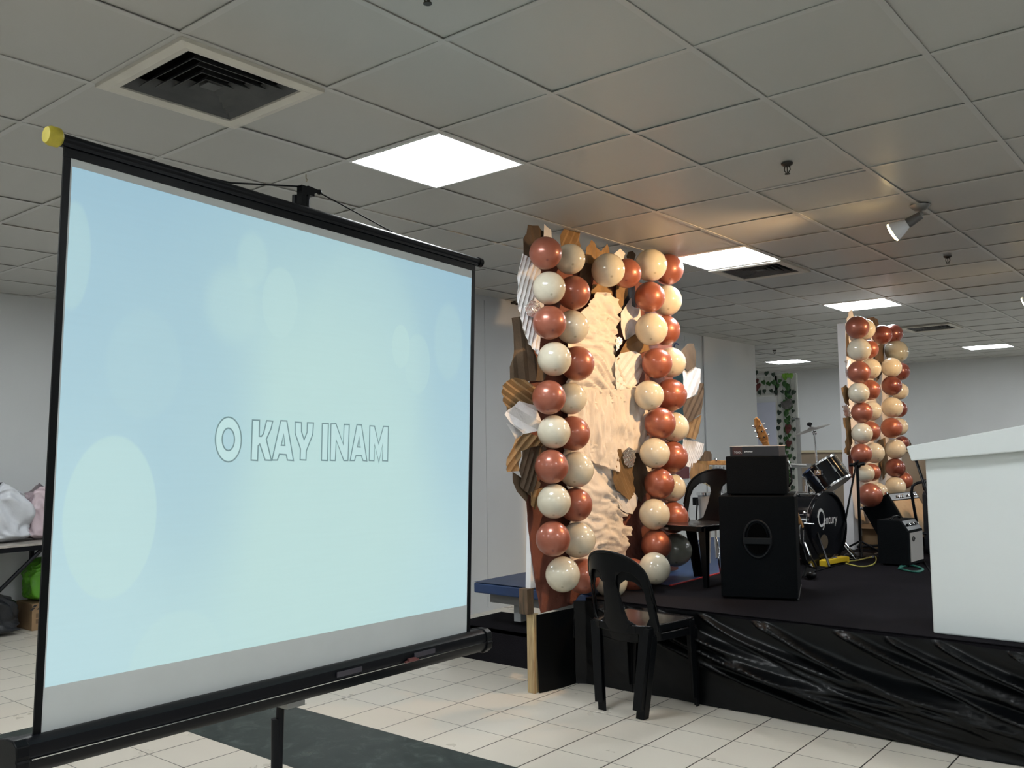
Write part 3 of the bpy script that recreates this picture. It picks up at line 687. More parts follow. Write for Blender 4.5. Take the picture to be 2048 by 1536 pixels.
leaf([(1060, 984), (1084, 975), (1078, 996), (1070, 1020), (1062, 1012)], F + .016, M_kraft, (-.2, 1), .022, .010, 'small kraft paper tip left of the eighth balloon pair')
leaf([(1054, 450), (1074, 452), (1090, 467), (1085, 500), (1062, 490), (1052, 477)], F + .004, M_kraftd, (.15, 1), .04, .014, 'brown paper leaf standing above the top left balloon')
leaf([(1052, 468), (1064, 490), (1062, 518), (1047, 508), (1046, 478)], F + .012, M_kraftd, (0, 1), .05, .004, 'dark narrow paper leaf at the top left corner of the near board')
leaf([(1088, 448), (1101, 460), (1104, 490), (1085, 490)], F + .02, M_wpaper, (.1, 1), .05, .006, 'small white paper tip above the top left balloon')
leaf([(1128, 457), (1138, 452), (1157, 452), (1158, 495), (1118, 495), (1121, 469)], F + .008, M_kraft, (-.45, 1), .026, .016, 'striped kraft paper leaf above the top cream balloon of the left column')
leaf([(1183, 480), (1200, 504), (1196, 530), (1166, 525), (1173, 494)], F + .008, M_kraft, (.1, 1), .03, .012, 'pointed kraft paper leaf between the two balloon columns at the top')
leaf([(1214, 488), (1220, 510), (1214, 530), (1198, 506)], F + .01, M_kraft, (0, 1), .02, .01, 'little pointed kraft leaf above the single cream top balloon')
leaf([(1240, 497), (1251, 507), (1252, 520), (1235, 522), (1227, 508)], F + .014, M_wpaper, (.3, 1), .05, .006, 'small white paper point above the top row brown balloon')
leaf([(1256, 504), (1265, 502), (1271, 510), (1266, 525), (1254, 522), (1252, 512)], F + .006, M_kraftd, (0, 1), .05, .004, 'small round dark paper leaf at the top between the columns')
leaf([(1162, 512), (1173, 508), (1184, 519), (1180, 575), (1170, 590), (1158, 556)], F - .004, M_kraftd, (0, 1), .05, .006, 'dark brown paper leaf behind the top of the ivory drape')
leaf([(1184, 568), (1206, 571), (1222, 580), (1226, 598), (1200, 592), (1182, 588)], F + .004, M_kraft, (1, .2), .05, .01, 'kraft paper piece along the top edge of the ivory drape')
leaf([(1232, 566), (1256, 566), (1252, 591), (1238, 622), (1231, 626)], F + .012, M_kraft, (-.12, 1), .018, .014, 'upright striped kraft leaf right of the ivory drape top')
leaf([(1230, 565), (1238, 568), (1235, 620), (1250, 590), (1258, 566), (1268, 566), (1269, 616), (1264, 612), (1261, 595), (1252, 612), (1237, 630), (1234, 650), (1228, 722), (1222, 700), (1226, 645), (1229, 600)], F + .006, mat('black_paper', (.02, .016, .016), .7, bump=.3, bscale=40), (0, 1), .04, .008, 'forked black paper branch hanging beside the ivory drape')
leaf([(1260, 596), (1264, 635), (1258, 641), (1247, 680), (1240, 655), (1240, 626), (1251, 610)], F + .022, M_wpaper, (-.15, 1), .05, .008, 'pointed white paper leaf right of the black paper branch', .05)
leaf([(1262, 612), (1280, 618), (1282, 668), (1262, 676), (1248, 680), (1258, 642)], F + .004, M_wpaper, (-.15, 1), .05, .008, 'white paper leaf half hidden left of the third right hand balloon')
leaf([(1229, 722), (1251, 680), (1269, 667), (1292, 688), (1296, 700), (1280, 706), (1245, 710)], F + .020, M_kraft, (-1, .6), .05, .012, 'broad kraft paper leaf above the round white leaf', .04)
leaf([(1230, 679), (1238, 672), (1246, 681), (1236, 697), (1231, 704)], F + .03, M_foil, (0, 1), .02, .01, 'scrap of crinkled foil beside the broad kraft leaf')
leaf([(1229, 718), (1239, 707), (1262, 702), (1273, 704), (1281, 710), (1284, 728), (1282, 747), (1276, 765), (1266, 774), (1247, 780), (1231, 779), (1228, 747)], F + .034, M_wpaper, (-.7, 1), .026, .007, 'large round white pleated paper leaf on the ivory drape', .02)
leaf([(1226, 911), (1231, 898), (1239, 898), (1247, 912), (1262, 925), (1266, 985), (1256, 1001), (1231, 980), (1224, 955)], F + .045, M_kraft, (.35, 1), .016, .014, 'tall pleated kraft paper leaf near the lower middle of the near board', .03)
leaf([(1271, 896), (1288, 928), (1294, 945), (1292, 985), (1280, 1004), (1262, 985), (1258, 930)], F + .018, M_kraftd, (.1, 1), .05, .01, 'dark olive paper leaf behind the tall pleated kraft leaf')
leaf([(1249, 901), (1256, 894), (1268, 901), (1271, 914), (1266, 933), (1256, 935), (1248, 928), (1245, 914)], F + .064, M_foil, (.5, 1), .012, .009, 'small crinkled silver foil leaf over the tall kraft leaf')
leaf([(1232, 984), (1248, 993), (1265, 983), (1276, 995), (1272, 1012), (1265, 1028), (1253, 1026), (1240, 1018)], F + .03, M_wpaper, (.4, 1), .05, .008, 'torn white paper leaf below the tall kraft leaf')
B = BX - .085
LR = 'paper leaves behind the right edge of the near board'
leaf([(1375, 687), (1387, 687), (1392, 705), (1391, 732), (1375, 744), (1362, 728), (1362, 701)], B, M_kraftd, (.05, 1), .05, .006, 'brown paddle shaped leaf right of the fourth right hand balloons', group=LR)
leaf([(1365, 741), (1389, 734), (1400, 738), (1400, 764), (1398, 776), (1390, 789), (1368, 800)], B - .01, M_wpaper, (-.4, 1), .04, .006, 'white paper leaf below the brown paddle shaped leaf', group=LR)
leaf([(1400, 766), (1406, 767), (1407, 778), (1405, 805), (1400, 828), (1378, 845), (1366, 834), (1366, 800), (1393, 790)], B + .012, M_kraftd, (-.45, 1), .03, .008, 'curved dark brown paper leaf lowest to the right of the fifth balloons', group=LR)
leaf([(1378, 844), (1402, 830), (1397, 866), (1390, 879), (1370, 874)], B + .004, M_kraft, (-.3, 1), .03, .006, 'light brown leaf tip under the curved dark leaf', group=LR)
leaf([(1366, 868), (1385, 880), (1408, 888), (1404, 910), (1384, 936), (1364, 930)], B - .02, M_wpaper, (-.3, 1), .012, .003, 'wide white paper leaf above the bar chimes', group=LR)
leaf([(1410, 901), (1420, 903), (1423, 908), (1423, 922), (1398, 922)], B - .03, M_kraftd, (0, 1), .02, .004, 'small brown leaf tip above the chime bar', group=LR)
leaf([(1382, 926), (1392, 926), (1418, 930), (1414, 950), (1388, 960), (1381, 962), (1378, 948)], B - .02, M_kraft, (0, 1), .03, .006, 'tan leaf with pale edge behind the stage chair', group=LR)

# ================================================================== BALLOONS
def balloon_mesh(name, m):
    mb = MB(); prof = [(0, 1.0)]
    for k in range(1, 20):
        a = PI * k / 21; z = math.cos(a); r = math.sin(a)
        if z < 0: z *= 1.08; r *= 1 - .06 * abs(z)
        prof.append((r, z))
    prof += [(.10, -1.11), (.045, -1.15), (.03, -1.17)]
    mb.lathe(prof, seg=36); o = mk(name, mb, m, smooth=True)
    kn = MB(); kn.lathe([(0, -1.16), (.035, -1.16), (.055, -1.18), (.035, -1.20), (.075, -1.25), (.06, -1.26), (0, -1.22)], seg=14)
    mk('knot', kn, m, parent=o, smooth=True); return o
protos = {}
def balloon(c, r, colr, lab, group, axis, squash=None):
    m = {'brown': M_bbrown, 'cream': M_bcream, 'grey': M_bgrey, 'dark': M_bdark}[colr]
    if colr not in protos: o = balloon_mesh('balloon', m); protos[colr] = o
    else:
        o = protos[colr].copy(); COL.objects.link(o)
        for ch in protos[colr].children: k = ch.copy(); COL.objects.link(k); k.parent = o
    q = V(axis).normalized().to_track_quat('Z', 'Y')
    o.rotation_mode = 'QUATERNION'; o.rotation_quaternion = q; o.location = c
    o.scale = (r, r, r) if not squash else [r * s for s in squash]
    props(o, lab, 'balloon', group)
NUM = ['top', 'second', 'third', 'fourth', 'fifth', 'sixth', 'seventh', 'eighth', 'ninth', 'tenth']
CN = {'brown': 'copper brown', 'cream': 'cream', 'grey': 'grey green', 'dark': 'dark brown'}
random.seed(5)
def bput(u, v, r, colr, xb, lab, group, squash=None):
    r0 = .095
    for _ in range(3):
        x = xb + r0 * 1.15 + .015; p = on_x(u, v, x); t = (p - O).dot(fw); r0 = r * t / F0
    ax = V((.75 + random.uniform(-.3, .3), -.85, -.95 + random.uniform(-.3, .2)))
    balloon(p, r0, colr, lab, group, ax, squash)
gl = 'balloons of the left column of the near board'
L1 = [('brown', 1091, 506, 33, 'cream', 1140, 518, 31), ('cream', 1098, 576, 33.5, 'brown', 1147, 585.5, 34), ('brown', 1099, 645, 34, 'cream', 1144, 654, 34),
      ('cream', 1109, 718, 34.5, 'brown', 1154, 727, 35), ('brown', 1098, 795, 34, 'cream', 1142, 797, 32), ('cream', 1108, 864, 33.5, 'brown', 1146, 867, 34.5),
      ('brown', 1103, 933.6, 34, 'cream', 1152, 939.5, 36), ('cream', 1108, 1003, 34.3, 'brown', 1151, 1009.5, 34), ('brown', 1106, 1077.5, 35, 'cream', 1156, 1080, 35.5), ('cream', 1125.5, 1149, 35, 'brown', 1166, 1152, 35)]
for i, (c1_, u1, v1, r1, c2_, u2, v2, r2) in enumerate(L1):
    bput(u1, v1, r1, c1_, BX + .03, f'{CN[c1_]} balloon, left of the {NUM[i]} pair, left column of near board', gl)
    bput(u2, v2, r2, c2_, BX - .01, f'{CN[c2_]} balloon, right of the {NUM[i]} pair, left column of near board', gl)
gr_ = 'balloons of the right column of the near board'
R1 = [('cream', 1301.5, 530, 32.5, 'brown', 1336, 539, 31), ('brown', 1299.5, 594, 30.5, 'cream', 1333, 601, 31), ('cream', 1302.5, 658.4, 33, 'brown', 1330.5, 661, 30), ('brown', 1314, 726.4, 30.5, 'cream', 1342, 725, 30),
      ('cream', 1298, 791, 30, 'brown', 1342, 790, 32), ('brown', 1320, 846, 31.5, 'cream', 1348, 854.5, 30), ('cream', 1309.4, 906.4, 30.5, 'brown', 1345, 914.5, 31), ('brown', 1318.4, 967, 30.5, 'cream', 1344, 975.5, 28),
      ('cream', 1308.8, 1028.6, 31, 'brown', 1346, 1035, 31), ('brown', 1312.4, 1090, 30.5, 'grey', 1351, 1100, 33)]
for i, (c1_, u1, v1, r1, c2_, u2, v2, r2) in enumerate(R1):
    bput(u1, v1, r1, c1_, BX + .03, f'{CN[c1_]} balloon, left of the {NUM[i]} pair, right column of near board', gr_)
    bput(u2, v2, r2, c2_, BX - .01, f'{CN[c2_]} balloon, right of the {NUM[i]} pair, right column of near board', gr_)
gt = 'balloons in the rows joining the two columns of the near board'
bput(1216, 540, 34, 'cream', BX + .01, 'cream balloon in the short top row between the two columns of the near board', gt)
bput(1253, 546.5, 30, 'brown', BX, 'copper brown balloon in the short top row between the two columns of the near board', gt)
bput(1222, 1163, 33, 'cream', BX + .01, 'cream balloon in the bottom row seen through the chair back', gt)
bput(1264, 1150, 33, 'brown', BX - .01, 'copper brown balloon in the bottom row behind the top of the chair back', gt)
bput(1309, 1137, 32, 'cream', BX + .15, 'cream balloon in the bottom row right of the chair back', gt)
# far board
BX2 = -2.69
T = Thing('balloon_board', 'far narrow balloon board with a white side edge behind the band gear', 'backdrop', (-2.85, 8.6, .5))
T.part('panel', MB().box2((-2.768, 7.86, SZ), (-2.695, 9.30, 2.45)), M_board, bevel=.004)
T.part('ivory_drape', MB().box2((-2.695, 8.05, .6), (-2.69, 9.2, 2.3)), M_cloth)
T.part('foot', MB().box2((-3.05, 7.95, SZ), (-2.6, 8.0, SZ + .04)), M_dwood); T.part('foot', MB().box2((-3.05, 9.2, SZ), (-2.6, 9.25, SZ + .04)), M_dwood)
g2 = 'balloons of the left column of the far board'; g3 = 'balloons of the right column of the far board'
A2 = [('brown', 1714.6, 655, 22.8, 'cream', 1729.6, 658.6, 20.5), ('cream', 1718.4, 699.7, 23, 'brown', 1738, 698.5, 18.5), ('brown', 1717.8, 744.5, 22.3, 'cream', 1741, 737.5, 20.5), ('cream', 1717.3, 786, 20.8, 'brown', 1739, 780, 20.7),
      ('brown', 1723.6, 825, 20.8, 'cream', 1743, 822, 19.5), ('cream', 1723.9, 867, 20.8, 'brown', 1740, 862.5, 20), ('brown', 1722.5, 907.8, 20.5, 'cream', 1748, 905.7, 20.6), ('cream', 1730.3, 947, 18.2, 'brown', 1743, 945, 17.7), ('brown', 1740, 990.6, 24, 'cream', 1755, 985, 20)]
B2 = [('dark', 1764, 669.7, 19.5, 'dark', 1786, 667.6, 19), ('cream', 1783, 734.8, 19.8, 'dark', 1801, 743, 18), ('dark', 1783.4, 771.6, 19.5, 'cream', 1799.5, 782.4, 17), ('cream', 1784.5, 814.8, 20.5, 'dark', 1797, 818, 17),
      ('brown', 1783, 856, 20.5, 'cream', 1798, 853.5, 17.5), ('cream', 1791, 898, 19.8, 'dark', 1804, 886, 14), ('dark', 1790.6, 936, 19.2, 'brown', 1807, 961, 17.5), ('cream', 1791, 974, 20, 'cream', 1780, 992, 14)]
for i, (c1_, u1, v1, r1, c2_, u2, v2, r2) in enumerate(A2):
    bput(u1, v1, r1, c1_, BX2 + .03, f'{CN[c1_]} balloon, left of the {NUM[i]} pair, left column of far board', g2)
    bput(u2, v2, r2, c2_, BX2 - .01, f'{CN[c2_]} balloon, right of the {NUM[i]} pair, left column of far board', g2)
for i, (c1_, u1, v1, r1, c2_, u2, v2, r2) in enumerate(B2):
    n_ = NUM[i if i == 0 else i + 1]
    bput(u1, v1, r1, c1_, BX2 + .03, f'{CN[c1_]} balloon, nearer of the {n_} pair, right column of far board', g3)
    bput(u2, v2, r2, c2_, BX2 - .01, f'{CN[c2_]} balloon, half hidden of the {n_} pair, right column of far board', g3)
bput(1793, 702.7, 22, 'grey', BX2, 'grey green balloon alone second from top in the right column of the far board', g3, (1, 1, 1.15))
F2 = BX2 + .02; LF = 'paper leaves on the far balloon board'
def l2(pts, x0, m, pd, lab, step=.03, amp=.012): leaf(pts, x0, m, pd, step, amp, lab, group=LF)
l2([(1690, 650), (1697, 622), (1704, 618), (1706, 650), (1696, 662)], F2, M_wpaper, (.2, 1), 'white paper tip at the very top of the far board')
l2([(1690, 658), (1697, 660), (1699, 716), (1692, 712)], F2, M_kraftd, (0, 1), 'narrow dark leaf left of the top balloon of the far board')
l2([(1688, 722), (1700, 718), (1702, 760), (1692, 755)], F2 + .01, M_foil, (0, 1), 'crinkled foil leaf left of the third pair of the far board', .02)
l2([(1682, 776), (1690, 770), (1698, 782), (1696, 812), (1688, 806)], F2 + .02, M_kraft, (.15, 1), 'twisted kraft leaf left of the fourth pair of the far board', .02)
l2([(1684, 812), (1698, 808), (1702, 838), (1690, 834)], F2 + .01, M_foil, (-.5, 1), 'crinkled foil leaf left of the fifth pair of the far board', .02)
l2([(1684, 836), (1698, 834), (1704, 880), (1697, 912), (1688, 905), (1692, 870)], F2 + .02, M_kraft, (.1, 1), 'long twisted kraft leaf left of the sixth pair of the far board', .02)
l2([(1695, 912), (1703, 905), (1706, 960), (1698, 950)], F2 + .01, M_brownp, (.1, 1), 'red brown paper strip left of the seventh pair of the far board', .02)
l2([(1752, 690), (1768, 688), (1766, 740), (1752, 765), (1748, 735)], F2, M_kraftd, (-.1, 1), 'dark kraft leaf between the two columns near the top of the far board')
l2([(1734, 636), (1746, 634), (1756, 640), (1756, 655), (1740, 650)], F2, M_kraftd, (.3, 1), 'dark leaf above the middle of the far board')
l2([(1800, 872), (1812, 874), (1822, 888), (1824, 900), (1810, 900)], F2 - .03, M_kraftd, (1, .6), 'dark crumpled leaf right of the far board above the lectern edge')
l2([(1758, 880), (1770, 875), (1776, 930), (1766, 960), (1760, 930)], F2, M_kraft, (.1, 1), 'brown leaf between the lower balloons of the far board')

# ================================================================== CHAIRS
def arc(cx, cz, rx, rz, a0, a1, n): return [(cx + rx * math.cos(math.radians(a0 + (a1 - a0) * k / n)), cz + rz * math.sin(math.radians(a0 + (a1 - a0) * k / n))) for k in range(n + 1)]
def make_chair(label, group):
    t = Thing('plastic_chair', label, 'chair', (0, 0, 0), group)
    # backrest outline: s across (-1..1 -> half width), z up
    hw = .215
    outer = [(hw, .40)] + [(hw, .55), (hw * .985, .66)] + arc(0, .66, hw * .985, .155, 0, 180, 18)[1:-1] + [(-hw * .985, .66), (-hw, .55), (-hw, .40), (-.13, .385), (0, .38), (.13, .385)]
    def slot(sg): return [(sg * .178, .47), (sg * .178, .61), (sg * .165, .665), (sg * .130, .705), (sg * .085, .715), (sg * .050, .69), (sg * .038, .65), (sg * .050, .55), (sg * .070, .455), (sg * .11, .43), (sg * .155, .432)]
    bm = sheet_bm(outer, [slot(1), slot(-1)], ((1, 0, .02), (0, 1, .03)))
    for v in bm.verts:
        s, z = v.co.x, v.co.y
        ang = s / hw * .95
        x = .212 * math.sin(ang) / math.sin(.95) ; y = -.215 + .085 * (1 - math.cos(ang)) / (1 - math.cos(.95))
        lean = (z - .42) * -.22
        v.co = V((x * (1 - .12 * max(0, (z - .42)) / .4), y + lean, z))
    t.part('backrest', bm, M_black, solid=.007, smooth='auto')
    rim = []
    for s_, z in outer[1:-5]:
        ang = s_ / hw * .95; x = .212 * math.sin(ang) / math.sin(.95); y = -.215 + .085 * (1 - math.cos(ang)) / (1 - math.cos(.95))
        rim.append(V((x * (1 - .12 * max(0, (z - .42)) / .4), y + (z - .42) * -.22, z)))
    t.part('rim', MB().tube(rim, .008, 8), M_black, smooth=True)
    # seat
    so = [(-.185, -.175), (-.205, .0), (-.215, .17), (-.20, .205), (-.17, .215), (.17, .215), (.20, .205), (.215, .17), (.205, 0), (.185, -.175), (.12, -.205), (-.12, -.205)]
    bm = sheet_bm(so, (), ((1, 0, .04), (0, 1, .04)))
    for v in bm.verts:
        x, y = v.co.x, v.co.y; v.co.z = .43 - .012 * math.cos(x / .21 * 1.4) * math.cos((y) / .22 * 1.3) + (.0 if y < .17 else -.15 * (y - .17))
    t.part('seat', bm, mat('seat_plastic', (.02, .018, .018), .22, coat=.3), solid=.008, smooth='auto')
    ap = MB()
    for k in range(len(so)):
        a, b = so[k], so[(k + 1) % len(so)]
        ap.prism([(a[0], a[1], .427), (b[0], b[1], .427), (b[0] * .985, b[1] * .985, .392), (a[0] * .985, a[1] * .985, .392)], (-(b[1] - a[1]) * .0, 0, 0) if False else V((b[1] - a[1], -(b[0] - a[0]), 0)).normalized() * -.006)
    t.part('seat_apron', ap, M_black)
    # legs: (top centre, foot centre, half sizes)
    for nm, top, ft, a0, a1 in (('leg', (.165, -.165), (.125, -.20), .030, .026), ('leg', (-.165, -.165), (-.125, -.20), .030, .026), ('leg', (.19, .170), (.205, .180), .030, .015), ('leg', (-.19, .170), (-.205, .180), .030, .015)):
        bm = bmesh.new(); rows = []
        sx = 1 if top[0] > 0 else -1; sy = 1 if top[1] > 0 else -1
        for k in range(9):
            f = k / 8; cx = top[0] + (ft[0] - top[0]) * f; cy = top[1] + (ft[1] - top[1]) * f; a = a0 + (a1 - a0) * f; z = .42 * (1 - f); b = a * .85
            # L shaped channel: outer corner towards (sx, sy)
            P = [(sx * a, sy * b), (-sx * a, sy * b), (-sx * a, sy * (b - .007)), (sx * (a - .007), sy * (b - .007)), (sx * (a - .007), -sy * b), (sx * a, -sy * b)]
            rows.append([bm.verts.new((cx + p[0], cy + p[1], z)) for p in P])
        for A, B in zip(rows, rows[1:]):
            for k in range(6): bm.faces.new((A[k], A[(k + 1) % 6], B[(k + 1) % 6], B[k]))
        bm.faces.new(rows[0]); bm.faces.new(rows[-1])
        t.part(nm, bm, M_black, bevel=.002)
    return t
GC = 'two stacked black plastic chairs'
c0 = make_chair('black plastic chair standing on the tiles, lower of the stacked pair before the stage', GC)
ax = math.atan2(-.09, 1)
c0.o.location = (-2.650, 4.335, 0); c0.o.rotation_euler = (0, 0, math.radians(-5 + 0))
c1_ = copy_tree(c0.o); c1_.location = (-2.652, 4.308, .048); c1_['label'] = 'black plastic chair nested on top of the other before the stage, its back highest'
c2_ = copy_tree(c0.o); c2_.scale = (.97, .95, .91); c2_.location = (-2.94, 5.50, SZ); c2_.rotation_euler = (0, 0, math.radians(172)); c2_['label'] = 'single black plastic chair standing up on the stage beside the big speaker'; del c2_['group']; c2_['group'] = 'chair on the stage'
lb = MB().box((.10, .226, .40), (.075, .002, .016)); lbo = mk('label_sticker', lb, mat('grey_label', (.20, .19, .19), .5, var=.4, vscale=90), parent=c2_)

# ================================================================== BIG SPEAKER, UPPER SPEAKER, BOX, GUITAR
p1, p2 = on_z(1443, 1197, SZ), on_z(1597, 1203, SZ)
ex = (p2 - p1); wS = ex.length; ex.normalize(); ey = V((-ex.y, ex.x, 0)); SP = basis(ex, ey, (0, 0, 1), p1)
ztop = EYE; tt = (p1 - O).dot(fw)
hS = on_x(1436, 992, p1.x).z - SZ; dS = .56
def spk(mb, M=SP): bmesh.ops.transform(mb.bm, matrix=M, verts=mb.bm.verts); return mb
T = Thing('floor_speaker', 'big black carpeted speaker cabinet with an oval port standing on the stage', 'speaker', (*p1.xy, SZ))
T.part('cabinet', spk(MB().box2((0, 0, .012), (wS, dS, hS))), M_tolex, bevel=.006)
cx, cz = wS * .50, hS * .585
def oval(cx, cz, rx, rz, y, d, n=32, a0=0, a1=360):
    return [(cx + rx * math.cos(math.radians(a0 + (a1 - a0) * k / n)), y, cz + rz * math.sin(math.radians(a0 + (a1 - a0) * k / n))) for k in range(n + (0 if a1 - a0 == 360 else 1))]
rg = MB(); pts = [V(p) for p in oval(cx, cz, .078, .108, -.004, 0, 40)]; rg.tube(pts + [pts[0], pts[1]], .007, 8)
pr_ = T.part('port_ring', spk(rg), mat('port_plastic', (.0065, .008, .010), .5, spec=.2), smooth=True)
T.part('port_opening', spk(MB().prism(oval(cx, cz + .012, .056, .082, -.005, 0, 20, 0, 180), (0, .003, 0))), M_void, sub=pr_)
rg = MB(); rg.tube([V(p) for p in oval(cx, cz + .012, .058, .084, -.006, 0, 24, 0, 180)], .004); T.part('port_edge', spk(rg), M_tolex, sub=pr_)
T.part('port_opening', spk(MB().prism(oval(cx, cz - .035, .056, .052, -.005, 0, 16, 180, 360), (0, .003, 0))), M_void, sub=pr_)
T.part('port_bar', spk(MB().box2((cx - .082, -.014, cz - .03), (cx + .082, -.002, cz + .008))), mat('port_plastic', (.02, .02, .02)), sub=pr_, bevel=.003)
for x_ in (.04, wS - .04):
    for y_ in (.05, dS - .05): T.part('foot', spk(MB().cyl((x_, y_, 0), (x_, y_, .014), .02)), M_black)
for zc in (.012, hS): T.part('corner_strip', spk(MB().box((wS, dS / 2, zc), (.008, dS, .008))), mat('scuffed_edge', (.05, .052, .055), .5))
T.part('screw', spk(MB().cyl((wS + .001, .06, hS * .90), (wS - .002, .06, hS * .90), .007)), M_chrome)
# upper cabinet
q1 = on_z(1456, 986, SZ + hS); 
def hpt(u, v, z): return on_z(u, v, z)
zt = SZ + hS
A_ = SP @ V((.045, .05, hS)); wU, dU, hU = .350, .34, .235
U = basis(ex, ey, (0, 0, 1), (A_.x, A_.y, zt))
T = Thing('speaker_cabinet', 'smaller black speaker cabinet lying on top of the big speaker', 'speaker', (A_.x, A_.y, zt))
T.part('cabinet', spk(MB().box2((0, 0, .008), (wU, dU, hU)), U), M_tolex, bevel=.006)
for x_ in (.03, wU - .03):
    for y_ in (.04, dU - .04): T.part('foot', spk(MB().cyl((x_, y_, 0), (x_, y_, .01), .012), U), M_black)
hd = T.part('side_handle', spk(MB().tube([(wU + .004, .14, hU - .03), (wU + .02, .15, hU - .07), (wU + .02, .2, hU - .16), (wU + .004, .22, hU - .19)], .006), U), M_chrome, label='chrome side handle')
T.part('bracket', spk(MB().box((wU + .004, .13, hU - .025), (.008, .05, .022)).box((wU + .004, .27, .03), (.010, .08, .014)), U), M_steel)
# box on top
a3 = U @ V((.068, .03, hU)); bx = ex.copy(); rotb = Matrix.Rotation(math.radians(-8), 3, 'Z'); bx = rotb @ ex; bY = V((-bx.y, bx.x, 0))
K = basis(bx, bY, (0, 0, 1), (a3.x, a3.y, zt + hU))
T = Thing('equipment_box', 'flat black printed cardboard box with a pale top lying on the upper speaker', 'box', (a3.x, a3.y, zt + hU))
T.part('box_body', spk(MB().box2((-.045, 0, 0), (.245, .2, .058)), K), mat('black_box_print', (.022, .020, .024), .5, var=.2, vscale=6), bevel=.001)
T.part('pale_lid_edge', spk(MB().box2((-.045, -.001, .058), (.247, .202, .0615)), K), mat('pale_card', (.72, .62, .55), .6), label='pale lid edge')
T.part('red_end_panel', spk(MB().box2((-.03, -.0015, .006), (.028, .0, .054)), K), mat('dark_red_print', (.06, .018, .014), .5), label='dark red end panel with small lettering')
bm = text_bm('TOOL', .017, K @ basis((1, 0, 0), (0, 0, 1), (0, -1, 0), (.003, -.0022, .022)), shear=.0); T.part('lettering', bm, M_inkw, recalc=False)
mk_ = MB()
for k in range(8): mk_.box((.045 + k * .0062, -.0018, .026 + .0006 * (k % 3)), (.0045, .001, .0062 - .001 * (k % 2)))
T.part('printed_mark', spk(mk_, K), M_inkw)
# guitar on a stand behind the speakers
G0 = dep(1531, 886, 6.55); G1 = dep(1503, 818, 6.5)
gd = (G1 - G0).normalized(); side = gd.cross(V((0, 1, 0))).normalized()
gfoot = G0 - gd * .95
gz = SZ + .03 - gfoot.z
T = Thing('electric_guitar', 'guitar with maple neck and headstock rising behind the stacked speakers', 'guitar', (gfoot.x, gfoot.y, SZ))
fn = gd.cross(side).normalized(); GM = basis(side, gd, fn, G0)     # x across, y along neck up, z face normal
def gm(mb): bmesh.ops.transform(mb.bm, matrix=GM, verts=mb.bm.verts); return mb
T.part('neck', gm(MB().box2((-.024, -.40, -.01), (.024, .02, .012))), M_neck, bevel=.006)
hs_ = T.part('headstock', gm(MB().prism([(-.022, 0, -.008), (.022, 0, -.008), (.036, .04, -.012), (.030, .15, -.02), (.016, .195, -.022), (-.004, .205, -.022), (-.020, .18, -.02), (-.030, .1, -.016), (-.034, .04, -.012)], (0, 0, .016))), M_neck, bevel=.003)
for k in range(3):
    for s_ in (-1, 1):
        y_ = .055 + k * .045
        T.part('tuning_peg', gm(MB().cyl((s_ * .018, y_, -.002), (s_ * .018, y_, .022), .006, seg=10).cyl((s_ * .03, y_, -.006), (s_ * .042, y_, -.006), .003, seg=8).sph((s_ * .044, y_, -.006), .008, (1, .8, .5), 10)), M_chrome, sub=hs_)
zb = -(G0.z - SZ - .16) / gd.z
body = [(0.15 * math.cos(a) * (1 + .12 * math.cos(2 * a)), zb + .0 + .19 * math.sin(a) * 1.0, -.02) for a in [2 * PI * k / 28 for k in range(28)]]
T.part('body', gm(MB().prism([(-.02, y, x * (1 - .22 * math.exp(-((y - zb - .03) / .05) ** 2))) for x, y, z in body], (.04, 0, 0))), mat('black_guitar_body', (.004, .004, .005), .2, coat=.3), bevel=.008)
T.part('neck_heel', gm(MB().box2((-.026, zb + .15, -.01), (.026, -.38, .012))), M_neck)
T.part('stand', MB().tube([(gfoot.x - .15, gfoot.y - .05, SZ + .01), (gfoot.x, gfoot.y + .12, SZ + .25), (gfoot.x + .15, gfoot.y - .05, SZ + .01)], .01), M_blackm)

# ================================================================== DRUM KIT
T = Thing('drum_kit', 'black drum kit with chrome fittings behind the speakers on the stage', 'drum kit', (-2.75, 6.9, SZ))
BC = dep(1653, 1057, 6.9); BC.z = SZ + .275; nb = V((.985, -.17, 0)).normalized(); BM_ = basis(nb.cross(V((0, 0, 1))).normalized() * -1, (0, 0, 1), nb, BC)
BM_ = basis(V((0, 0, 1)).cross(nb).normalized(), (0, 0, 1), nb, BC)
def bmx(mb, M=BM_): bmesh.ops.transform(mb.bm, matrix=M, verts=mb.bm.verts); return mb
bd = T.part('bass_drum_shell', bmx(MB().lathe([(.25, -.36), (.256, -.36), (.256, 0), (.25, 0)], seg=48)), M_drum, smooth='auto')
T.part('bass_drum_hoop', bmx(MB().lathe([(.252, -.012), (.266, -.012), (.270, 0), (.266, .022), (.252, .022), (.252, -.012)], seg=48)), M_drum, sub=bd, smooth='auto')
T.part('hoop_ring', bmx(MB().torus((0, 0, -.014), .262, .0035, sr=48, sm=6)), M_chrome, sub=bd)
T.part('bass_drum_head', bmx(MB().lathe([(0, .004), (.252, .004), (.252, -.004), (0, -.004)], seg=48)), mat('black_drum_head', (.008, .009, .012), .22), sub=bd, smooth='auto')
T.part('head_port', bmx(MB().lathe([(0, .006), (.055, .006)], Matrix.Translation((-.05, -.11, 0)), 24)), mat('port_view', (.10, .075, .05), .7), sub=bd, label='round hole in the drum head')
bm = text_bm('entury', .105, BM_ @ Matrix.Translation((.045, .052, .0068)) @ Matrix.Diagonal((.72, 1.0, 1, 1)), shear=.15); T.part('drum_lettering', bm, M_inkw, sub=bd, recalc=False)
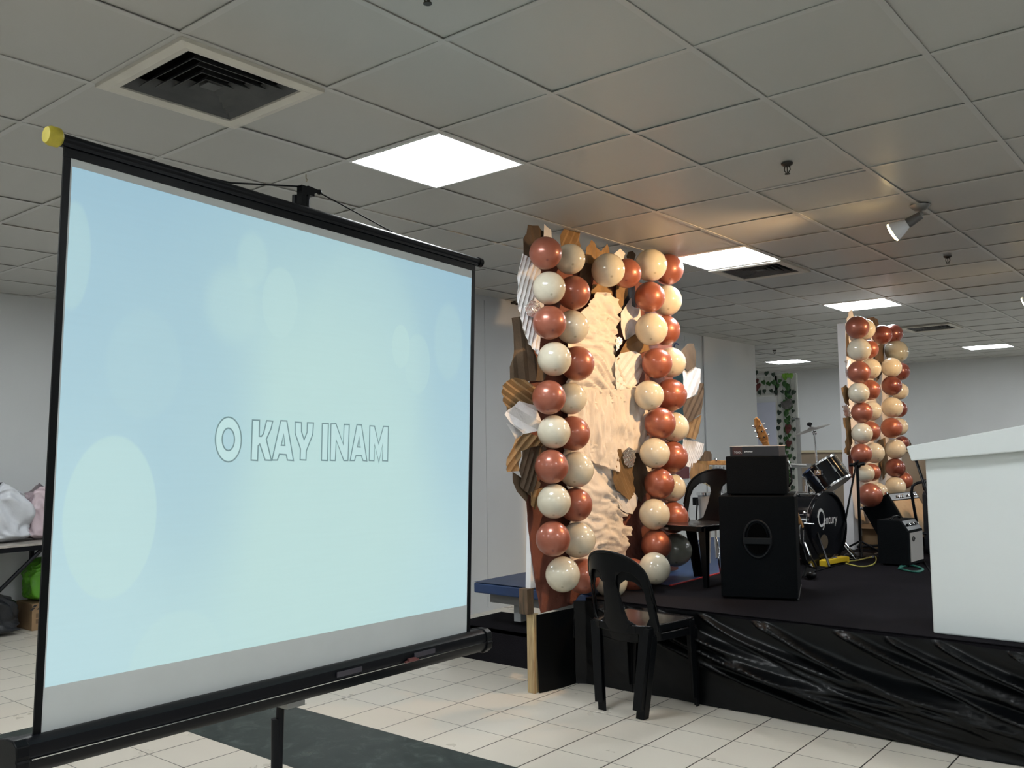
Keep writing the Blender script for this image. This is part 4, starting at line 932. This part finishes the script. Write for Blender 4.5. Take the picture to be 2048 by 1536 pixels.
bm = text_bm('C', .19, BM_ @ Matrix.Translation((-.088, .062, .0068)) @ Matrix.Diagonal((.62, 1, 1, 1))); T.part('drum_lettering', bm, M_inkw, sub=bd, recalc=False)
rg = MB(); pts = [V((-.085 + .048 * math.cos(a), .055 + .085 * math.sin(a), .0068)) for a in [2 * PI * k / 24 for k in range(20, 36)]]; rg.tube(pts, .0035, 6); T.part('emblem_arc', bmx(rg), M_inkw, sub=bd)
for k in range(8):
    a = PI / 8 + k * PI / 4; c, s_ = math.cos(a), math.sin(a)
    T.part('lug', bmx(MB().box((0, 0, 0), (.022, .018, .07)) if False else MB().cyl((c * .267, s_ * .267, -.25), (c * .267, s_ * .267, -.16), .011, seg=10).cyl((c * .272, s_ * .272, -.2), (c * .272, s_ * .272, .012), .0035, seg=6).box((c * .270, s_ * .270, .008), (.02, .02, .014))), M_chrome, sub=bd)
for s_ in (-1, 1):
    T.part('spur_leg', bmx(MB().tube([(s_ * .25, -.05, -.10), (s_ * .30, -.15, -.02), (s_ * .335, -.27, .07)], .007)), M_chrome, sub=bd)
# rack tom, tilted
bc = dep(1669, 973, 6.95)
latv = rt0; up_ = V((0, 0, 1)); aw = V((fw.x, fw.y, 0)).normalized()
ta = (latv * -.46 + up_ * .80 + aw * .34).normalized(); tx = V((0, 1, 0)).cross(ta).normalized()
TM = basis(tx, ta.cross(tx), ta, bc)
tmd = T.part('tom_shell', bmx(MB().lathe([(.138, 0), (.142, 0), (.142, .19), (.138, .19)], seg=40), TM), M_drum, smooth='auto')
T.part('tom_head', bmx(MB().lathe([(0, .002), (.140, .002), (.140, -.004), (0, -.004)], seg=40), TM), M_head, sub=tmd, smooth='auto')
T.part('tom_head', bmx(MB().lathe([(0, .196), (.140, .196), (.140, .190)], seg=40), TM), M_white, sub=tmd, smooth='auto')
for z_ in (-.006, .186): T.part('tom_rim', bmx(MB().lathe([(.141, z_), (.150, z_), (.153, z_ + .014), (.147, z_ + .018), (.141, z_ + .012), (.141, z_)], seg=40), TM), M_chrome, sub=tmd, smooth='auto')
for k in range(6):
    a = k * PI / 3 + .35; c, s_ = math.cos(a), math.sin(a)
    T.part('tom_lug', bmx(MB().cyl((c * .147, s_ * .147, .07), (c * .147, s_ * .147, .12), .010, seg=10).cyl((c * .15, s_ * .15, 0), (c * .15, s_ * .15, .19), .003, seg=6), TM), M_chrome, sub=tmd)
top_b = V((BC.x, BC.y, BC.z + .26)) - nb * .15
br = dep(1637, 945, 6.85)
T.part('tom_mount', MB().tube([top_b + V((0, 0, -.01)), top_b + V((0, 0, .10)), br], .012).sph(br, .024).box(tuple(br + V((0, 0, 0))), (.05, .04, .035)).cyl(top_b, top_b + V((0, 0, .05)), .02), M_chrome, smooth='auto')
# second tom hardware arm and floor pedal bits on the left
T.part('mount_arm', MB().tube([dep(1576, 929, 7.2), dep(1612, 931, 7.2)], .009), M_steel)
T.part('pedal', MB().prism([on_z(1604, 1156, SZ + .01), on_z(1628, 1150, SZ + .01), on_z(1634, 1140, SZ + .06), on_z(1612, 1132, SZ + .07)], (0, 0, .012)).sph(on_z(1622, 1150, SZ + .03), .035, (1, 1, .8)), M_black)
T.part('front_leg', MB().tube([dep(1608, 1060, 6.3), dep(1609, 1085, 6.3), dep(1620, 1110, 6.25), on_z(1633, 1134, SZ + .01)], .007), M_chrome)
T.part('tension_rod', MB().tube([dep(1606, 1046, 6.7), dep(1628, 1048, 6.7)], .004).sph(dep(1609, 1026, 6.6), .014), M_chrome)
# cymbal on its stand
CC = dep(1623, 859, 7.1)
T = Thing('cymbal', 'grey cymbal tilted on a chrome boom stand above the tom drum', 'cymbal', (CC.x, CC.y, SZ))
cn = (latv * -.30 + up_ * .95 + aw * .03).normalized(); cxv = V((0, 1, 0)).cross(cn).normalized(); CM = basis(cxv, cn.cross(cxv), cn, CC)
T.part('cymbal_plate', bmx(MB().lathe([(.0, .022), (.018, .021), (.032, .010), (.10, .004), (.152, -.004), (.152, -.006), (.03, .006), (0, .018)], seg=44), CM), M_bronze, smooth='auto')
T.part('wing_nut', bmx(MB().cyl((0, 0, .02), (0, 0, .045), .008).sph((0, 0, .045), .016, (1.4, .5, 1), 10), CM), M_black)
cs_ = dep(1629, 866, 7.12); ce = dep(1634, 930, 7.12)
T.part('stand_tube', MB().tube([CC, cs_, cs_ + V((0, 0, -.03)), ce, V((ce.x, ce.y, SZ + .06))], .009).sph(cs_, .018), M_chrome, smooth='auto')
for k in range(3):
    a = k * 2.1 + .4; T.part('stand_leg', MB().tube([(ce.x, ce.y, SZ + .35), (ce.x + .25 * math.cos(a), ce.y + .25 * math.sin(a), SZ + .01)], .008), M_chrome)
# flat grey metal stand post
gp = dep(1598, 900, 8.6)
T = Thing('metal_stand', 'tall grey flat metal post with a cross arm behind the drum kit', 'stand', (gp.x, gp.y, SZ))
T.part('upright', MB().box2((gp.x - .018, gp.y - .01, SZ), (gp.x + .018, gp.y + .01, on_y(1597, 836, gp.y).z)), M_steel)
T.part('top_hook', MB().box2((gp.x - .065, gp.y - .01, on_y(1597, 836, gp.y).z - .012), (gp.x, gp.y + .01, on_y(1597, 836, gp.y).z)), M_steel)
T.part('cross_arm', MB().box2((gp.x - .09, gp.y - .03, on_y(1597, 935, gp.y).z), (gp.x + .12, gp.y - .01, on_y(1597, 927, gp.y).z)), M_steel)
T.part('base', MB().box((gp.x, gp.y, SZ + .01), (.3, .3, .02)), M_steel)

# bar chimes
ch0, ch1 = dep(1390, 925, 7.3), dep(1462, 926, 7.5)
T = Thing('bar_chimes', 'wooden bar chimes with hanging brass and silver tubes behind the stage chair', 'percussion chimes', (ch0.x, ch0.y, SZ))
dch = (ch1 - ch0)
cm_ = basis(dch.normalized(), V((0, 0, 1)).cross(dch.normalized()), (0, 0, 1), ch0)
T.part('wood_bar', bmx(MB().box2((0, -.015, -.018), (dch.length, .015, .020)), cm_), M_neck, bevel=.003)
for k in range(26):
    x_ = .014 + k * (dch.length - .028) / 25
    T.part('chime_tube', bmx(MB().cyl((x_, 0, -.03), (x_, 0, -.14 - .006 * k), .0038, seg=8), cm_), M_gold if k < 12 else M_chrome)
T.part('stand_pole', bmx(MB().cyl((dch.length * .55, .02, .02), (dch.length * .55, .02, -(ch0.z - SZ)), .010), cm_), M_chrome)
T.part('wing_knob', bmx(MB().sph((dch.length * .55, -.01, .025), .014, (1, 1, 1), 10), cm_), M_chrome)
T.part('cable', bmx(MB().tube([(dch.length * .75, -.05, -.4), (dch.length * .76, -.05, -.05), (dch.length * .82, -.05, .01), (dch.length * 1.1, -.05, .015)], .006), cm_), M_black)
for k in range(3):
    a = k * 2.1 + 1; p = cm_ @ V((dch.length * .55, .02, 0)); T.part('stand_leg', MB().tube([(p.x, p.y, SZ + .3), (p.x + .22 * math.cos(a), p.y + .22 * math.sin(a), SZ + .015)], .008), M_chrome)
# conga like tapered drum seen through the chair back
cg = dep(1416, 985, 7.0); cgb = V((cg.x - .03, cg.y, SZ))
T = Thing('hand_drum', 'tall tapered grey hand drum seen through the back of the stage chair', 'drum', tuple(cgb))
T.part('shell', MB().lathe([(.030, 0), (.034, .12), (.052, cg.z - SZ - .02), (0, cg.z - SZ - .02)], Matrix.Translation(cgb), 24), M_conga, smooth='auto')
T.part('rim', MB().lathe([(.05, 0), (.062, 0), (.062, .02), (.05, .02), (0, .015)], Matrix.Translation(V((cgb.x, cgb.y, cg.z - .02))), 24), M_chrome, smooth='auto')
T.part('clamp', MB().box((cgb.x - .07, cgb.y, cg.z - .07), (.05, .04, .06)), M_black)
T.part('rod', MB().tube([(cgb.x - .03, cgb.y - .06, cg.z - .05), (cgb.x - .07, cgb.y - .08, SZ + .02)], .006), M_blackm)
# chrome stool leg next to the big speaker
p = dep(1432, 1074, 6.2)
single('curved_stand', MB().tube([p, dep(1436, 1090, 6.2), dep(1438, 1098, 6.2), dep(1437, 1112, 6.15), dep(1438, 1128, 6.15), on_z(1441, 1146, SZ + .006)], .006), M_chrome, 'thin bent chrome stand leg left of the big speaker', 'stand leg', tuple(on_z(1441, 1146, SZ)), smooth=True)

# ================================================================== AMPS, STANDS, CABLES on the right
s0 = on_z(1757, 1130, SZ)
T = Thing('practice_amp', 'small black practice amp with a light grey grille standing on the stage', 'amplifier', tuple(s0))
AX = basis((.9975, -.07, 0), (.07, .9975, 0), (0, 0, 1), s0)     # x: side face width, front faces +x
wd, dp, hh = .225, .30, .335
T.part('cabinet', bmx(MB().prism([(0, 0, .012), (wd, 0, .012), (wd, 0, .255), (wd - .055, 0, hh), (0, 0, hh)], (0, dp, 0)), AX), M_tolex, bevel=.005)
T.part('grille', bmx(MB().box2((wd - .001, .03, .035), (wd + .005, dp - .02, .245)), AX), M_grey, label='light grey grille cloth')
T.part('badge', bmx(MB().torus((wd + .008, .085, .20), .016, .004, Matrix.Rotation(PI / 2, 4, 'Y'), 16, 6).box((wd + .008, .11, .20), (.004, .014, .01)), AX), M_inkk)
pn = V((.825, 0, .566))
T.part('control_panel', bmx(MB().prism([(wd - .006, .02, .262), (wd - .05, .02, .328), (wd - .05, dp - .02, .328), (wd - .006, dp - .02, .262)], (.004, 0, .003)), AX), mat('panel_black', (.03, .03, .035), .3))
for k in range(6): T.part('knob', bmx(MB().cyl((wd - .026, .05 + k * .038, .297), (wd - .012, .05 + k * .038, .307), .009, seg=12), AX), M_chrome if k % 2 else M_black)
T.part('carry_strap', bmx(MB().tube([(.08, .06, hh), (.085, .1, hh + .018), (.085, .2, hh + .018), (.08, .25, hh)], .008), AX), M_black)
for x_ in (.03, wd - .03):
    for y_ in (.04, dp - .04): T.part('foot', bmx(MB().cyl((x_, y_, 0), (x_, y_, .013), .012), AX), M_black)
# tilted combo amp
k0 = dep(1773, 987, 7.55)
e1 = (V((.985, -.17, 0)) * .50 + V((0, 0, -1)) * .86).normalized(); wax = V((.17, .985, 0)); bk = (V((.985, -.17, 0)) * -.86 + V((0, 0, -1)) * .5).normalized()
CMX = basis(e1, bk, wax, k0)        # x down along the front, y towards the back, z across
T = Thing('combo_amp', 'black combo amp with tan grille tilted back on a stand behind the small amp', 'amplifier', (k0.x, k0.y, SZ))
T.part('cabinet', bmx(MB().box2((0, 0, 0), (.44, .26, .52)), CMX), M_tolex, bevel=.006)
T.part('grille', bmx(MB().box2((.075, -.006, .03), (.42, .001, .49)), CMX), M_tan, label='tan grille cloth')
T.part('control_panel', bmx(MB().box2((.01, -.004, .02), (.065, .001, .50)), CMX), mat('panel_black', (.03, .03, .035)))
T.part('chrome_script', bmx(MB().tube([(.050 - .022 * (k % 2), -.008, .12 + .016 * k) for k in range(9)], .004, 6), CMX), M_chrome)
for k in range(5): T.part('knob', bmx(MB().cyl((.04, -.018, .32 + k * .035), (.04, -.004, .32 + k * .035), .008, seg=10), CMX), M_chrome)
for a, b in ((0, 0), (.44, 0), (0, .26)): T.part('corner_cap', bmx(MB().sph((a, b, .0), .018, (1, 1, .7), 10), CMX), M_chrome)
T.part('tilt_stand', MB().tube([CMX @ V((.46, .05, .05)), V((k0.x - .05, k0.y - .05, SZ + .01))], .010).tube([CMX @ V((.46, .05, .45)), V((k0.x - .10, k0.y + .45, SZ + .01))], .010).tube([CMX @ V((.35, .27, .1)), V((k0.x - .4, k0.y + .05, SZ + .01))], .01), M_blackm)
# black tubular stand and slanted microphone boom near the lectern
pa = [dep(1852, 963, 6.9), dep(1834, 966, 6.9), dep(1825, 972, 6.9), dep(1823, 985, 6.9), dep(1827, 1010, 6.9), dep(1838, 1070, 6.9), on_z(1842, 1092, SZ + .01)]
T = Thing('tubular_stand', 'black tubular instrument stand with a bent top beside the lectern', 'stand', tuple(on_z(1842, 1092, SZ)))
T.part('bent_tube', MB().tube(pa, .011), M_blackm, smooth=True)
T.part('foot_bar', MB().tube([dep(1815, 1060, 6.9), dep(1838, 1064, 6.9), dep(1852, 1068, 6.9)], .011).tube([dep(1838, 1064, 6.9), on_z(1816, 1092, SZ + .01)], .009), M_blackm)
pb = [dep(1832, 920, 6.4), dep(1862, 1010, 6.3), on_z(1884, 1150, SZ + .01)]
single('boom_pole', MB().tube(pb, .010), M_blackm, 'slanted black pole running down behind the lectern edge', 'pole', tuple(on_z(1884, 1150, SZ)), smooth=True)
bgp = dep(1868, 1000, 7.3)
T = Thing('instrument_bag', 'black padded instrument bag standing in the gap beside the lectern', 'bag', (bgp.x, bgp.y, SZ))
T.part('bag_body', MB().box2((bgp.x - .10, bgp.y, SZ), (bgp.x + .3, bgp.y + .25, SZ + .52)), M_bagd, bevel=.04)
T.part('rolled_top', MB().cyl((bgp.x - .10, bgp.y + .1, SZ + .55), (bgp.x + .3, bgp.y + .12, SZ + .60), .05).cyl((bgp.x - .04, bgp.y + .1, SZ + .65), (bgp.x + .3, bgp.y + .12, SZ + .68), .025), M_black, smooth='auto')
# mic stand
mbp = on_z(1722, 1112, SZ)
T = Thing('microphone_stand', 'black microphone stand with folded boom in front of the far balloon board', 'microphone stand', tuple(mbp))
mtop = V((mbp.x, mbp.y, on_x(1714, 930, mbp.x).z))
T.part('pole', MB().cyl(mbp + V((0, 0, .02)), mtop, .012), M_blackm, smooth='auto')
T.part('clutch', MB().sph(mtop, .028, (1.2, 1, 1), 12).cyl(mtop + V((-.06, 0, .0)), mtop + V((.06, 0, .01)), .014), M_black)
jt = (mtop - O).dot(fw)
T.part('boom', MB().tube([dep(1716, 922, jt - .1), mtop + V((0, -.03, 0)), dep(1683, 1082, jt - .35)], .008), M_blackm)
T.part('base', MB().lathe([(0, 0), (.13, 0), (.12, .014), (.02, .03), (0, .03)], Matrix.Translation(mbp), 28), M_blackm, smooth='auto')
for k in range(3):
    a = k * 2.1 + .9; T.part('stand_leg', MB().tube([mbp + V((0, 0, .12)), mbp + V((.2 * math.cos(a), .2 * math.sin(a), .012))], .008), M_blackm)
# power strip and cables
ps0, ps1 = on_z(1650, 1127, SZ + .02), on_z(1688, 1120, SZ + .02)
T = Thing('power_strip', 'yellow power strip lying on the stage in front of the bass drum', 'power strip', tuple(ps0))
dps = (ps1 - ps0).normalized(); PM = basis(dps, V((0, 0, 1)).cross(dps), (0, 0, 1), V((ps0.x, ps0.y, SZ)))
Lp = (ps1 - ps0).length
T.part('strip_body', bmx(MB().box2((-.01, -.03, .012), (Lp + .01, .03, .05)), PM), M_yel, bevel=.006)
T.part('end_guard', bmx(MB().box2((-.03, -.03, 0), (-.005, .03, .045)).box2((Lp, -.03, 0), (Lp + .03, .03, .045)), PM), M_yel, bevel=.005)
for k in range(3): T.part('socket_face', bmx(MB().cyl((.035 + k * .055, 0, .05), (.035 + k * .055, 0, .053), .017), PM), M_black if k % 2 else mat('blue_socket', (.08, .1, .3), .5))
def cable(pts, r, m, lab, z=SZ):
    P = [on_z(u, v, z + r) for u, v in pts]; Q = []
    for i in range(len(P) - 1):
        a, b, c, d = P[max(i - 1, 0)], P[i], P[i + 1], P[min(i + 2, len(P) - 1)]
        for k in range(6):
            t = k / 6; Q.append(.5 * ((2 * b) + (c - a) * t + (2 * a - 5 * b + 4 * c - d) * t * t + (3 * b - a - 3 * c + d) * t ** 3))
    Q.append(P[-1]); single('cable', MB().tube(Q, r, 6), m, lab, 'cable', tuple(Q[0]), smooth=True)
cable([(1690, 1122), (1712, 1121), (1735, 1116), (1750, 1113), (1752, 1122), (1744, 1130), (1720, 1133), (1692, 1127)], .005, M_ycab, 'pale yellow cable looping from the yellow power strip')
cable([(1700, 1117), (1725, 1118), (1748, 1108), (1760, 1106)], .004, M_steel, 'thin grey cable behind the yellow cable loop')
cable([(1800, 1133), (1815, 1129), (1838, 1134), (1846, 1140), (1826, 1143), (1806, 1139), (1798, 1136), (1820, 1131), (1844, 1137), (1838, 1144), (1812, 1141)], .007, M_grcab, 'coiled dark green cable on the stage beside the lectern')
cable([(1822, 1060), (1832, 1090), (1842, 1112), (1856, 1135), (1866, 1150)], .005, M_black, 'black cable trailing from the small amp to the lectern')
cable([(1610, 1146), (1640, 1140), (1668, 1132), (1690, 1128)], .004, M_black, 'thin black cable running towards the yellow power strip')
# cardboard boxes and plywood at the rear of the stage
bxp = on_z(1664, 1092, SZ)
T = Thing('cardboard_box', 'brown cardboard box on the stage floor behind the microphone stand', 'box', tuple(bxp))
T.part('carton', MB().box2((bxp.x, bxp.y, SZ), (bxp.x + .42, bxp.y + .35, SZ + .20)), M_card, bevel=.003)
T.part('printed_band', MB().box2((bxp.x + .02, bxp.y - .002, SZ + .08), (bxp.x + .25, bxp.y, SZ + .10)).box2((bxp.x + .02, bxp.y - .002, SZ + .055), (bxp.x + .25, bxp.y, SZ + .066)), M_inkk)
T.part('open_flap', MB().prism([(bxp.x, bxp.y, SZ + .2), (bxp.x + .42, bxp.y, SZ + .2), (bxp.x + .40, bxp.y - .06, SZ + .17), (bxp.x + .02, bxp.y - .06, SZ + .17)], (0, 0, .004)), M_card)
op = dep(1685, 1030, 7.9)
bm = bmesh.new(); bmesh.ops.create_icosphere(bm, subdivisions=3, radius=.055)
for v in bm.verts: v.co = v.co * (1 + .35 * noise.noise(v.co * 22)) + V((bxp.x + .12, bxp.y + .1, SZ + .20 + .06))
single('orange_bundle', bm, M_orange, 'small orange fabric bundle resting on the cardboard box', 'bundle', (bxp.x + .12, bxp.y + .1, SZ + .2), smooth=True)
T = Thing('plywood_barrier', 'long brown plywood sheet standing upright along the rear of the stage', 'plywood', (-2.9, 9.8, SZ))
T.part('sheet', MB().box2((-3.93, 9.80, SZ), (-1.2, 9.82, 1.325)), M_ply)
T.part('edge_batten', MB().box2((-3.93, 9.79, 1.31), (-1.2, 9.83, 1.335)), mat('pale_batten', (.42, .36, .24), .6))
for x_ in (-3.85, -2.6, -1.3): T.part('upright_batten', MB().box2((x_, 9.82, SZ), (x_ + .05, 9.86, 1.31)), M_post)
# banner on the side wall, mostly hidden by the near board
T = Thing('wall_banner', 'dark teal banner with blue letters hung on the side wall behind the near board', 'banner', (-5.245, 9.2, 1.0))
z_a, z_b = on_x(1371, 735, -5.25).z, on_x(1371, 957, -5.25).z
T.part('banner_sheet', MB().box2((-5.248, 8.3, z_b), (-5.240, 9.69, z_a)), M_teal)
T.part('maroon_band', MB().box2((-5.241, 8.3, z_b), (-5.237, 9.69, z_b + .14)), M_mar)
T.part('header', MB().box2((-5.248, 8.3, z_a), (-5.241, 9.69, z_a + .32)), M_wall)
lt = on_x(1313, 693, -5.25); bm = text_bm('NOUN', .17, basis((0, 1, 0), (0, 0, 1), (1, 0, 0), (-5.236, lt.y + .15, lt.z - .02))); T.part('banner_letters', bm, M_inkb, recalc=False)
bm = text_bm('C', .20, basis((0, 1, 0), (0, 0, 1), (1, 0, 0), (-5.236, on_x(1350, 693, -5.25).y, lt.z + .0))); T.part('banner_letters', bm, M_inkb, recalc=False)

# ================================================================== VINE FRAME
AY = 12.6
def ay(u, v, y=AY): p = on_y(u, v, y); return p.x, p.z
T = Thing('vine_frame', 'white lattice frame wound with green vines near the far end of the side wall', 'vine covered frame', (-5.3, AY, 0))
xL, zT = ay(1512, 753); xR = ay(1590, 800)[0]; xc = ay(1555, 850)[0]; zB = ay(1530, 792)[1]
xL -= .35
def bars(x0, x1, z0, z1, nm):
    mb = MB()
    for x in (x0, x1): mb.box2((x - .012, AY - .012, z0), (x + .012, AY + .012, z1))
    for z in (z0, z1): mb.box2((x0, AY - .012, z - .012), (x1, AY + .012, z + .012))
    st = .085; n = max(1, round((x1 - x0) / st)); k = max(1, round((z1 - z0) / st))
    for i in range(1, n): x = x0 + (x1 - x0) * i / n; mb.box2((x - .004, AY - .005, z0), (x + .004, AY + .005, z1))
    for i in range(1, k): z = z0 + (z1 - z0) * i / k; mb.box2((x0, AY - .006, z - .004), (x1, AY + .006, z + .004))
    mb.box2((x0 + .0, AY + .02, z0), (x1, AY + .024, z1))
    T.part(nm, mb, M_lat)
bars(xc, xR + .03, 0, zT, 'upright'); bars(xL, xc, zB, zT, 'header')
def leaf_m(mb, c, r, ang, tilt):
    c = V(c); q = Matrix.Rotation(ang, 3, 'Y') @ Matrix.Rotation(tilt, 3, 'X')
    P = [(0, 0, -1.1), (.55, 0, -.45), (.8, 0, .2), (.5, 0, .75), (.1, -.1, .6), (-.1, -.1, .6), (-.5, 0, .75), (-.8, 0, .2), (-.55, 0, -.45)]
    vs = [mb.bm.verts.new(c + q @ (V(p) * r)) for p in P]; ce_ = mb.bm.verts.new(c + q @ V((0, -.22 * r, 0)))
    for i in range(len(vs)): mb.bm.faces.new((vs[i], vs[(i + 1) % len(vs)], ce_))
random.seed(21)
sets = [('vine_leaves', M_gleaf, [(1532 + 5.5 * k, 764 + 3 * (k % 3)) for k in range(8)] + [(1575 + 3 * (k % 3), 765 + 6.3 * k) for k in range(36)], .040),
        ('vine_leaves', M_dleaf, [(1522 + 12 * k, 783) for k in range(6)] + [(1562, 810 + 16 * k) for k in range(11)] + [(1589, 783 + 19 * k) for k in range(11)] + [(1516, 747), (1538, 748), (1550, 748)], .038),
        ('bright_leaves', M_gleafb, [(1572 + 4 * (k % 4), 750 + 3 * (k // 4)) for k in range(10)] + [(1578, 822), (1576, 824)], .035),
        ('red_leaves', M_rleaf, [(1518, 763), (1522, 770), (1518, 776), (1581, 855), (1582, 860), (1580, 888)], .05)]
for nm, m_, pts, r in sets:
    mb = MB()
    for u, v in pts:
        x, z = ay(u + random.uniform(-2, 2), v + random.uniform(-2, 2))
        leaf_m(mb, (x, AY - .03 - random.uniform(0, .05), z), r * random.uniform(.8, 1.3), random.uniform(-.5, .5), random.uniform(-.5, .3))
    o = T.part(nm, mb, m_); o['kind'] = 'stuff'
x, z = ay(1578, 808)
bm = bmesh.new(); bmesh.ops.create_icosphere(bm, subdivisions=3, radius=.09)
for v in bm.verts: v.co = V((v.co.x * (1 + .6 * noise.noise(v.co * 20)), v.co.y * .6, v.co.z * .8 * (1 + .5 * noise.noise(v.co * 25)))) + V((x, AY - .05, z))
T.part('grey_flower_cluster', bm, mat('grey_petals', (.12, .12, .12), .7), label='grey flower cluster')
st = MB(); P = []
for k in range(30): x, z = ay(1576 + 4 * math.sin(k * 1.3), 768 + k * 7.3); P.append((x, AY - .03, z))
st.tube(P, .006, 6); T.part('vine_stem', st, M_gleaf)

# ================================================================== LECTERN
ly = 4.65
T = Thing('lectern', 'large white wooden lectern with a slanted overhanging top at the stage edge', 'lectern', (-.9, ly, SZ))
lx0 = -1.240; lx1 = -.42
ys = 4.585
tl = [on_y(u, v, ys) for u, v in ((1812, 893), (1822, 922))]; tr_ = [on_y(u, v, ys) for u, v in ((2048, 850), (2048, 902))]
def ext(a, b, x): f = (x - a.x) / (b.x - a.x); return a + (b - a) * f
P = [tl[0], ext(tl[0], tr_[0], lx1 + .09), ext(tl[1], tr_[1], lx1 + .09), tl[1]]
T.part('body', MB().prism([(lx0, ly, SZ), (lx1, ly, SZ), (lx1, ly, ext(tl[1], tr_[1], lx1).z + .004), (lx0, ly, ext(tl[1], tr_[1], lx0).z + .004)], (0, .46, 0)), M_white, bevel=.008)
T.part('slanted_top', MB().prism(P, (0, .56, -.0)), M_white, bevel=.006)
T.part('foot_rail', MB().box2((lx0 + .03, ly + .03, SZ - .0), (lx1 - .03, ly + .43, SZ + .004)), M_dwood)

# ================================================================== LEFT SIDE TABLE AND BAGS
T = Thing('folding_table', 'long folding table with black steel legs along the left wall', 'table', (-7.7, 2.6, 0))
TZ = .73
T.part('tabletop', MB().box2((-8.05, 1.2, TZ - .018), (-7.37, 3.42, TZ)), mat('worn_tabletop', (.36, .33, .30), .45, var=.35, vscale=12), bevel=.003)
T.part('edge_frame', MB().box2((-8.05, 1.2, TZ - .055), (-7.375, 3.42, TZ - .019)), M_blackm)
for y_ in (3.36, 1.3):
    T.part('leg', MB().box2((-8.03, y_ - .015, 0), (-8.0, y_ + .015, TZ - .05)), M_blackm)
    if y_ > 2:
        A1, A2_ = on_x(85, 1097, -7.40), on_x(0, 1180, -7.40); kf = (A1.z - .02) / (A1.z - A2_.z)
        T.part('leg', MB().tube([A1 + (A1 - A2_) * .12, A1 + (A2_ - A1) * kf], .016), M_blackm)
    else: T.part('leg', MB().tube([(-7.40, y_, TZ - .05), (-7.40, y_ + .9, .02)], .016), M_blackm)
if 0: T.part('leg_brace', MB().tube([(-7.40, 3.05, TZ - .05), (-7.9, 2.75, .45), (-8.0, 3.3, .12)], .014), M_blackm)
def bag(name, c, rx, ry, h, m, lab, seed, tie=True):
    bm = bmesh.new(); bmesh.ops.create_uvsphere(bm, u_segments=72, v_segments=48, radius=1)
    for v in bm.verts:
        x, y, z = v.co; zz = (z + 1) / 2; a = math.atan2(y, x)
        sq = 1 / max(abs(math.cos(a)), abs(math.sin(a))) ** .6
        prof = min(1, (zz * 9) ** .5) * (1 - max(0, zz - .72) * 1.1) if zz < .97 else .35
        n_ = 1 + .16 * noise.noise(V((x * 2.4, y * 2.4 + zz * 4, seed))) + .12 * (1 - 3 * abs(noise.noise(V((x * 3.5, y * 3.5 + zz * 3, seed + 4))))) + .05 * noise.noise(V((x * 9, y * 9 + zz * 9, seed)))
        v.co = V((math.cos(a) * rx * sq * prof * n_, math.sin(a) * ry * sq * prof * n_, zz * h * (1 + .10 * math.cos(a * 2) * zz + .04 * math.sin(a * 5 + seed)))) + V(c)
    return single(name, bm, m, lab, 'bag', c, smooth=True)
def wx(u, v): p = on_z(u, v, TZ); return p
bag('plastic_bag', (-7.70, 2.97, TZ), .15, .20, .42, M_bag, 'full white plastic bag on the table, at the left edge of the picture', 1)
bag('plastic_bag', (-7.72, 3.30, TZ), .13, .13, .40, M_bagp, 'white bag with pinkish contents on the table right beside the screen edge', 5)
T = Thing('carton', 'printed brown cardboard carton under the table by the left wall', 'box', (-7.85, 3.35, 0))
T.part('carton_body', MB().box2((-8.0, 3.24, 0), (-7.70, 3.66, .215)), M_card, bevel=.003)
pb_ = MB()
for k in range(7):
    for j in range(2): pb_.prism([(-7.699, 3.22 + k * .055 + .018 * j, .165 + .022 * j), (-7.699, 3.245 + k * .055 + .018 * j, .165 + .022 * j), (-7.699, 3.262 + k * .055 + .018 * j, .183 + .022 * j), (-7.699, 3.237 + k * .055 + .018 * j, .183 + .022 * j)], (.002, 0, 0))
T.part('printed_border', pb_, M_inkk)
T.part('printed_marks', MB().box2((-7.699, 3.27, .10), (-7.697, 3.30, .135)).box2((-7.699, 3.27, .055), (-7.697, 3.30, .09)).box2((-7.699, 3.33, .06), (-7.697, 3.43, .14)), mat('faded_ink', (.16, .10, .05), .6))
bag('plastic_bag', (-7.86, 3.42, .217), .12, .16, .32, M_bagg, 'bright green plastic bag standing on the printed carton', 9)
bag('plastic_bag', (-7.80, 2.90, 0), .17, .22, .33, M_bagd, 'black plastic bag on the floor under the table', 13)

for k, (u, v) in enumerate([(1023, 606), (1032, 608)]):
    p = on_x(u, v, -5.25)
    single('wall_hook', MB().cyl(p, p + V((.035, 0, 0)), .012, seg=12).sph(p + V((.035, 0, 0)), .017, seg=10), M_spr, ('left' if k == 0 else 'right') + ' one of two small dark hooks high on the side wall', 'hook', tuple(p), 'two small wall hooks')
p = on_z(612, 349, CEIL)
single('ceiling_clip', MB().tube([(p.x, p.y, CEIL), (p.x, p.y, CEIL - .02), (p.x + .012, p.y, CEIL - .028), (p.x + .002, p.y, CEIL - .036)], .003, 6), mat('tan_clip', (.30, .26, .18), .5), 'tiny tan clip hanging from the ceiling grid above the screen', 'clip', (p.x, p.y, CEIL))
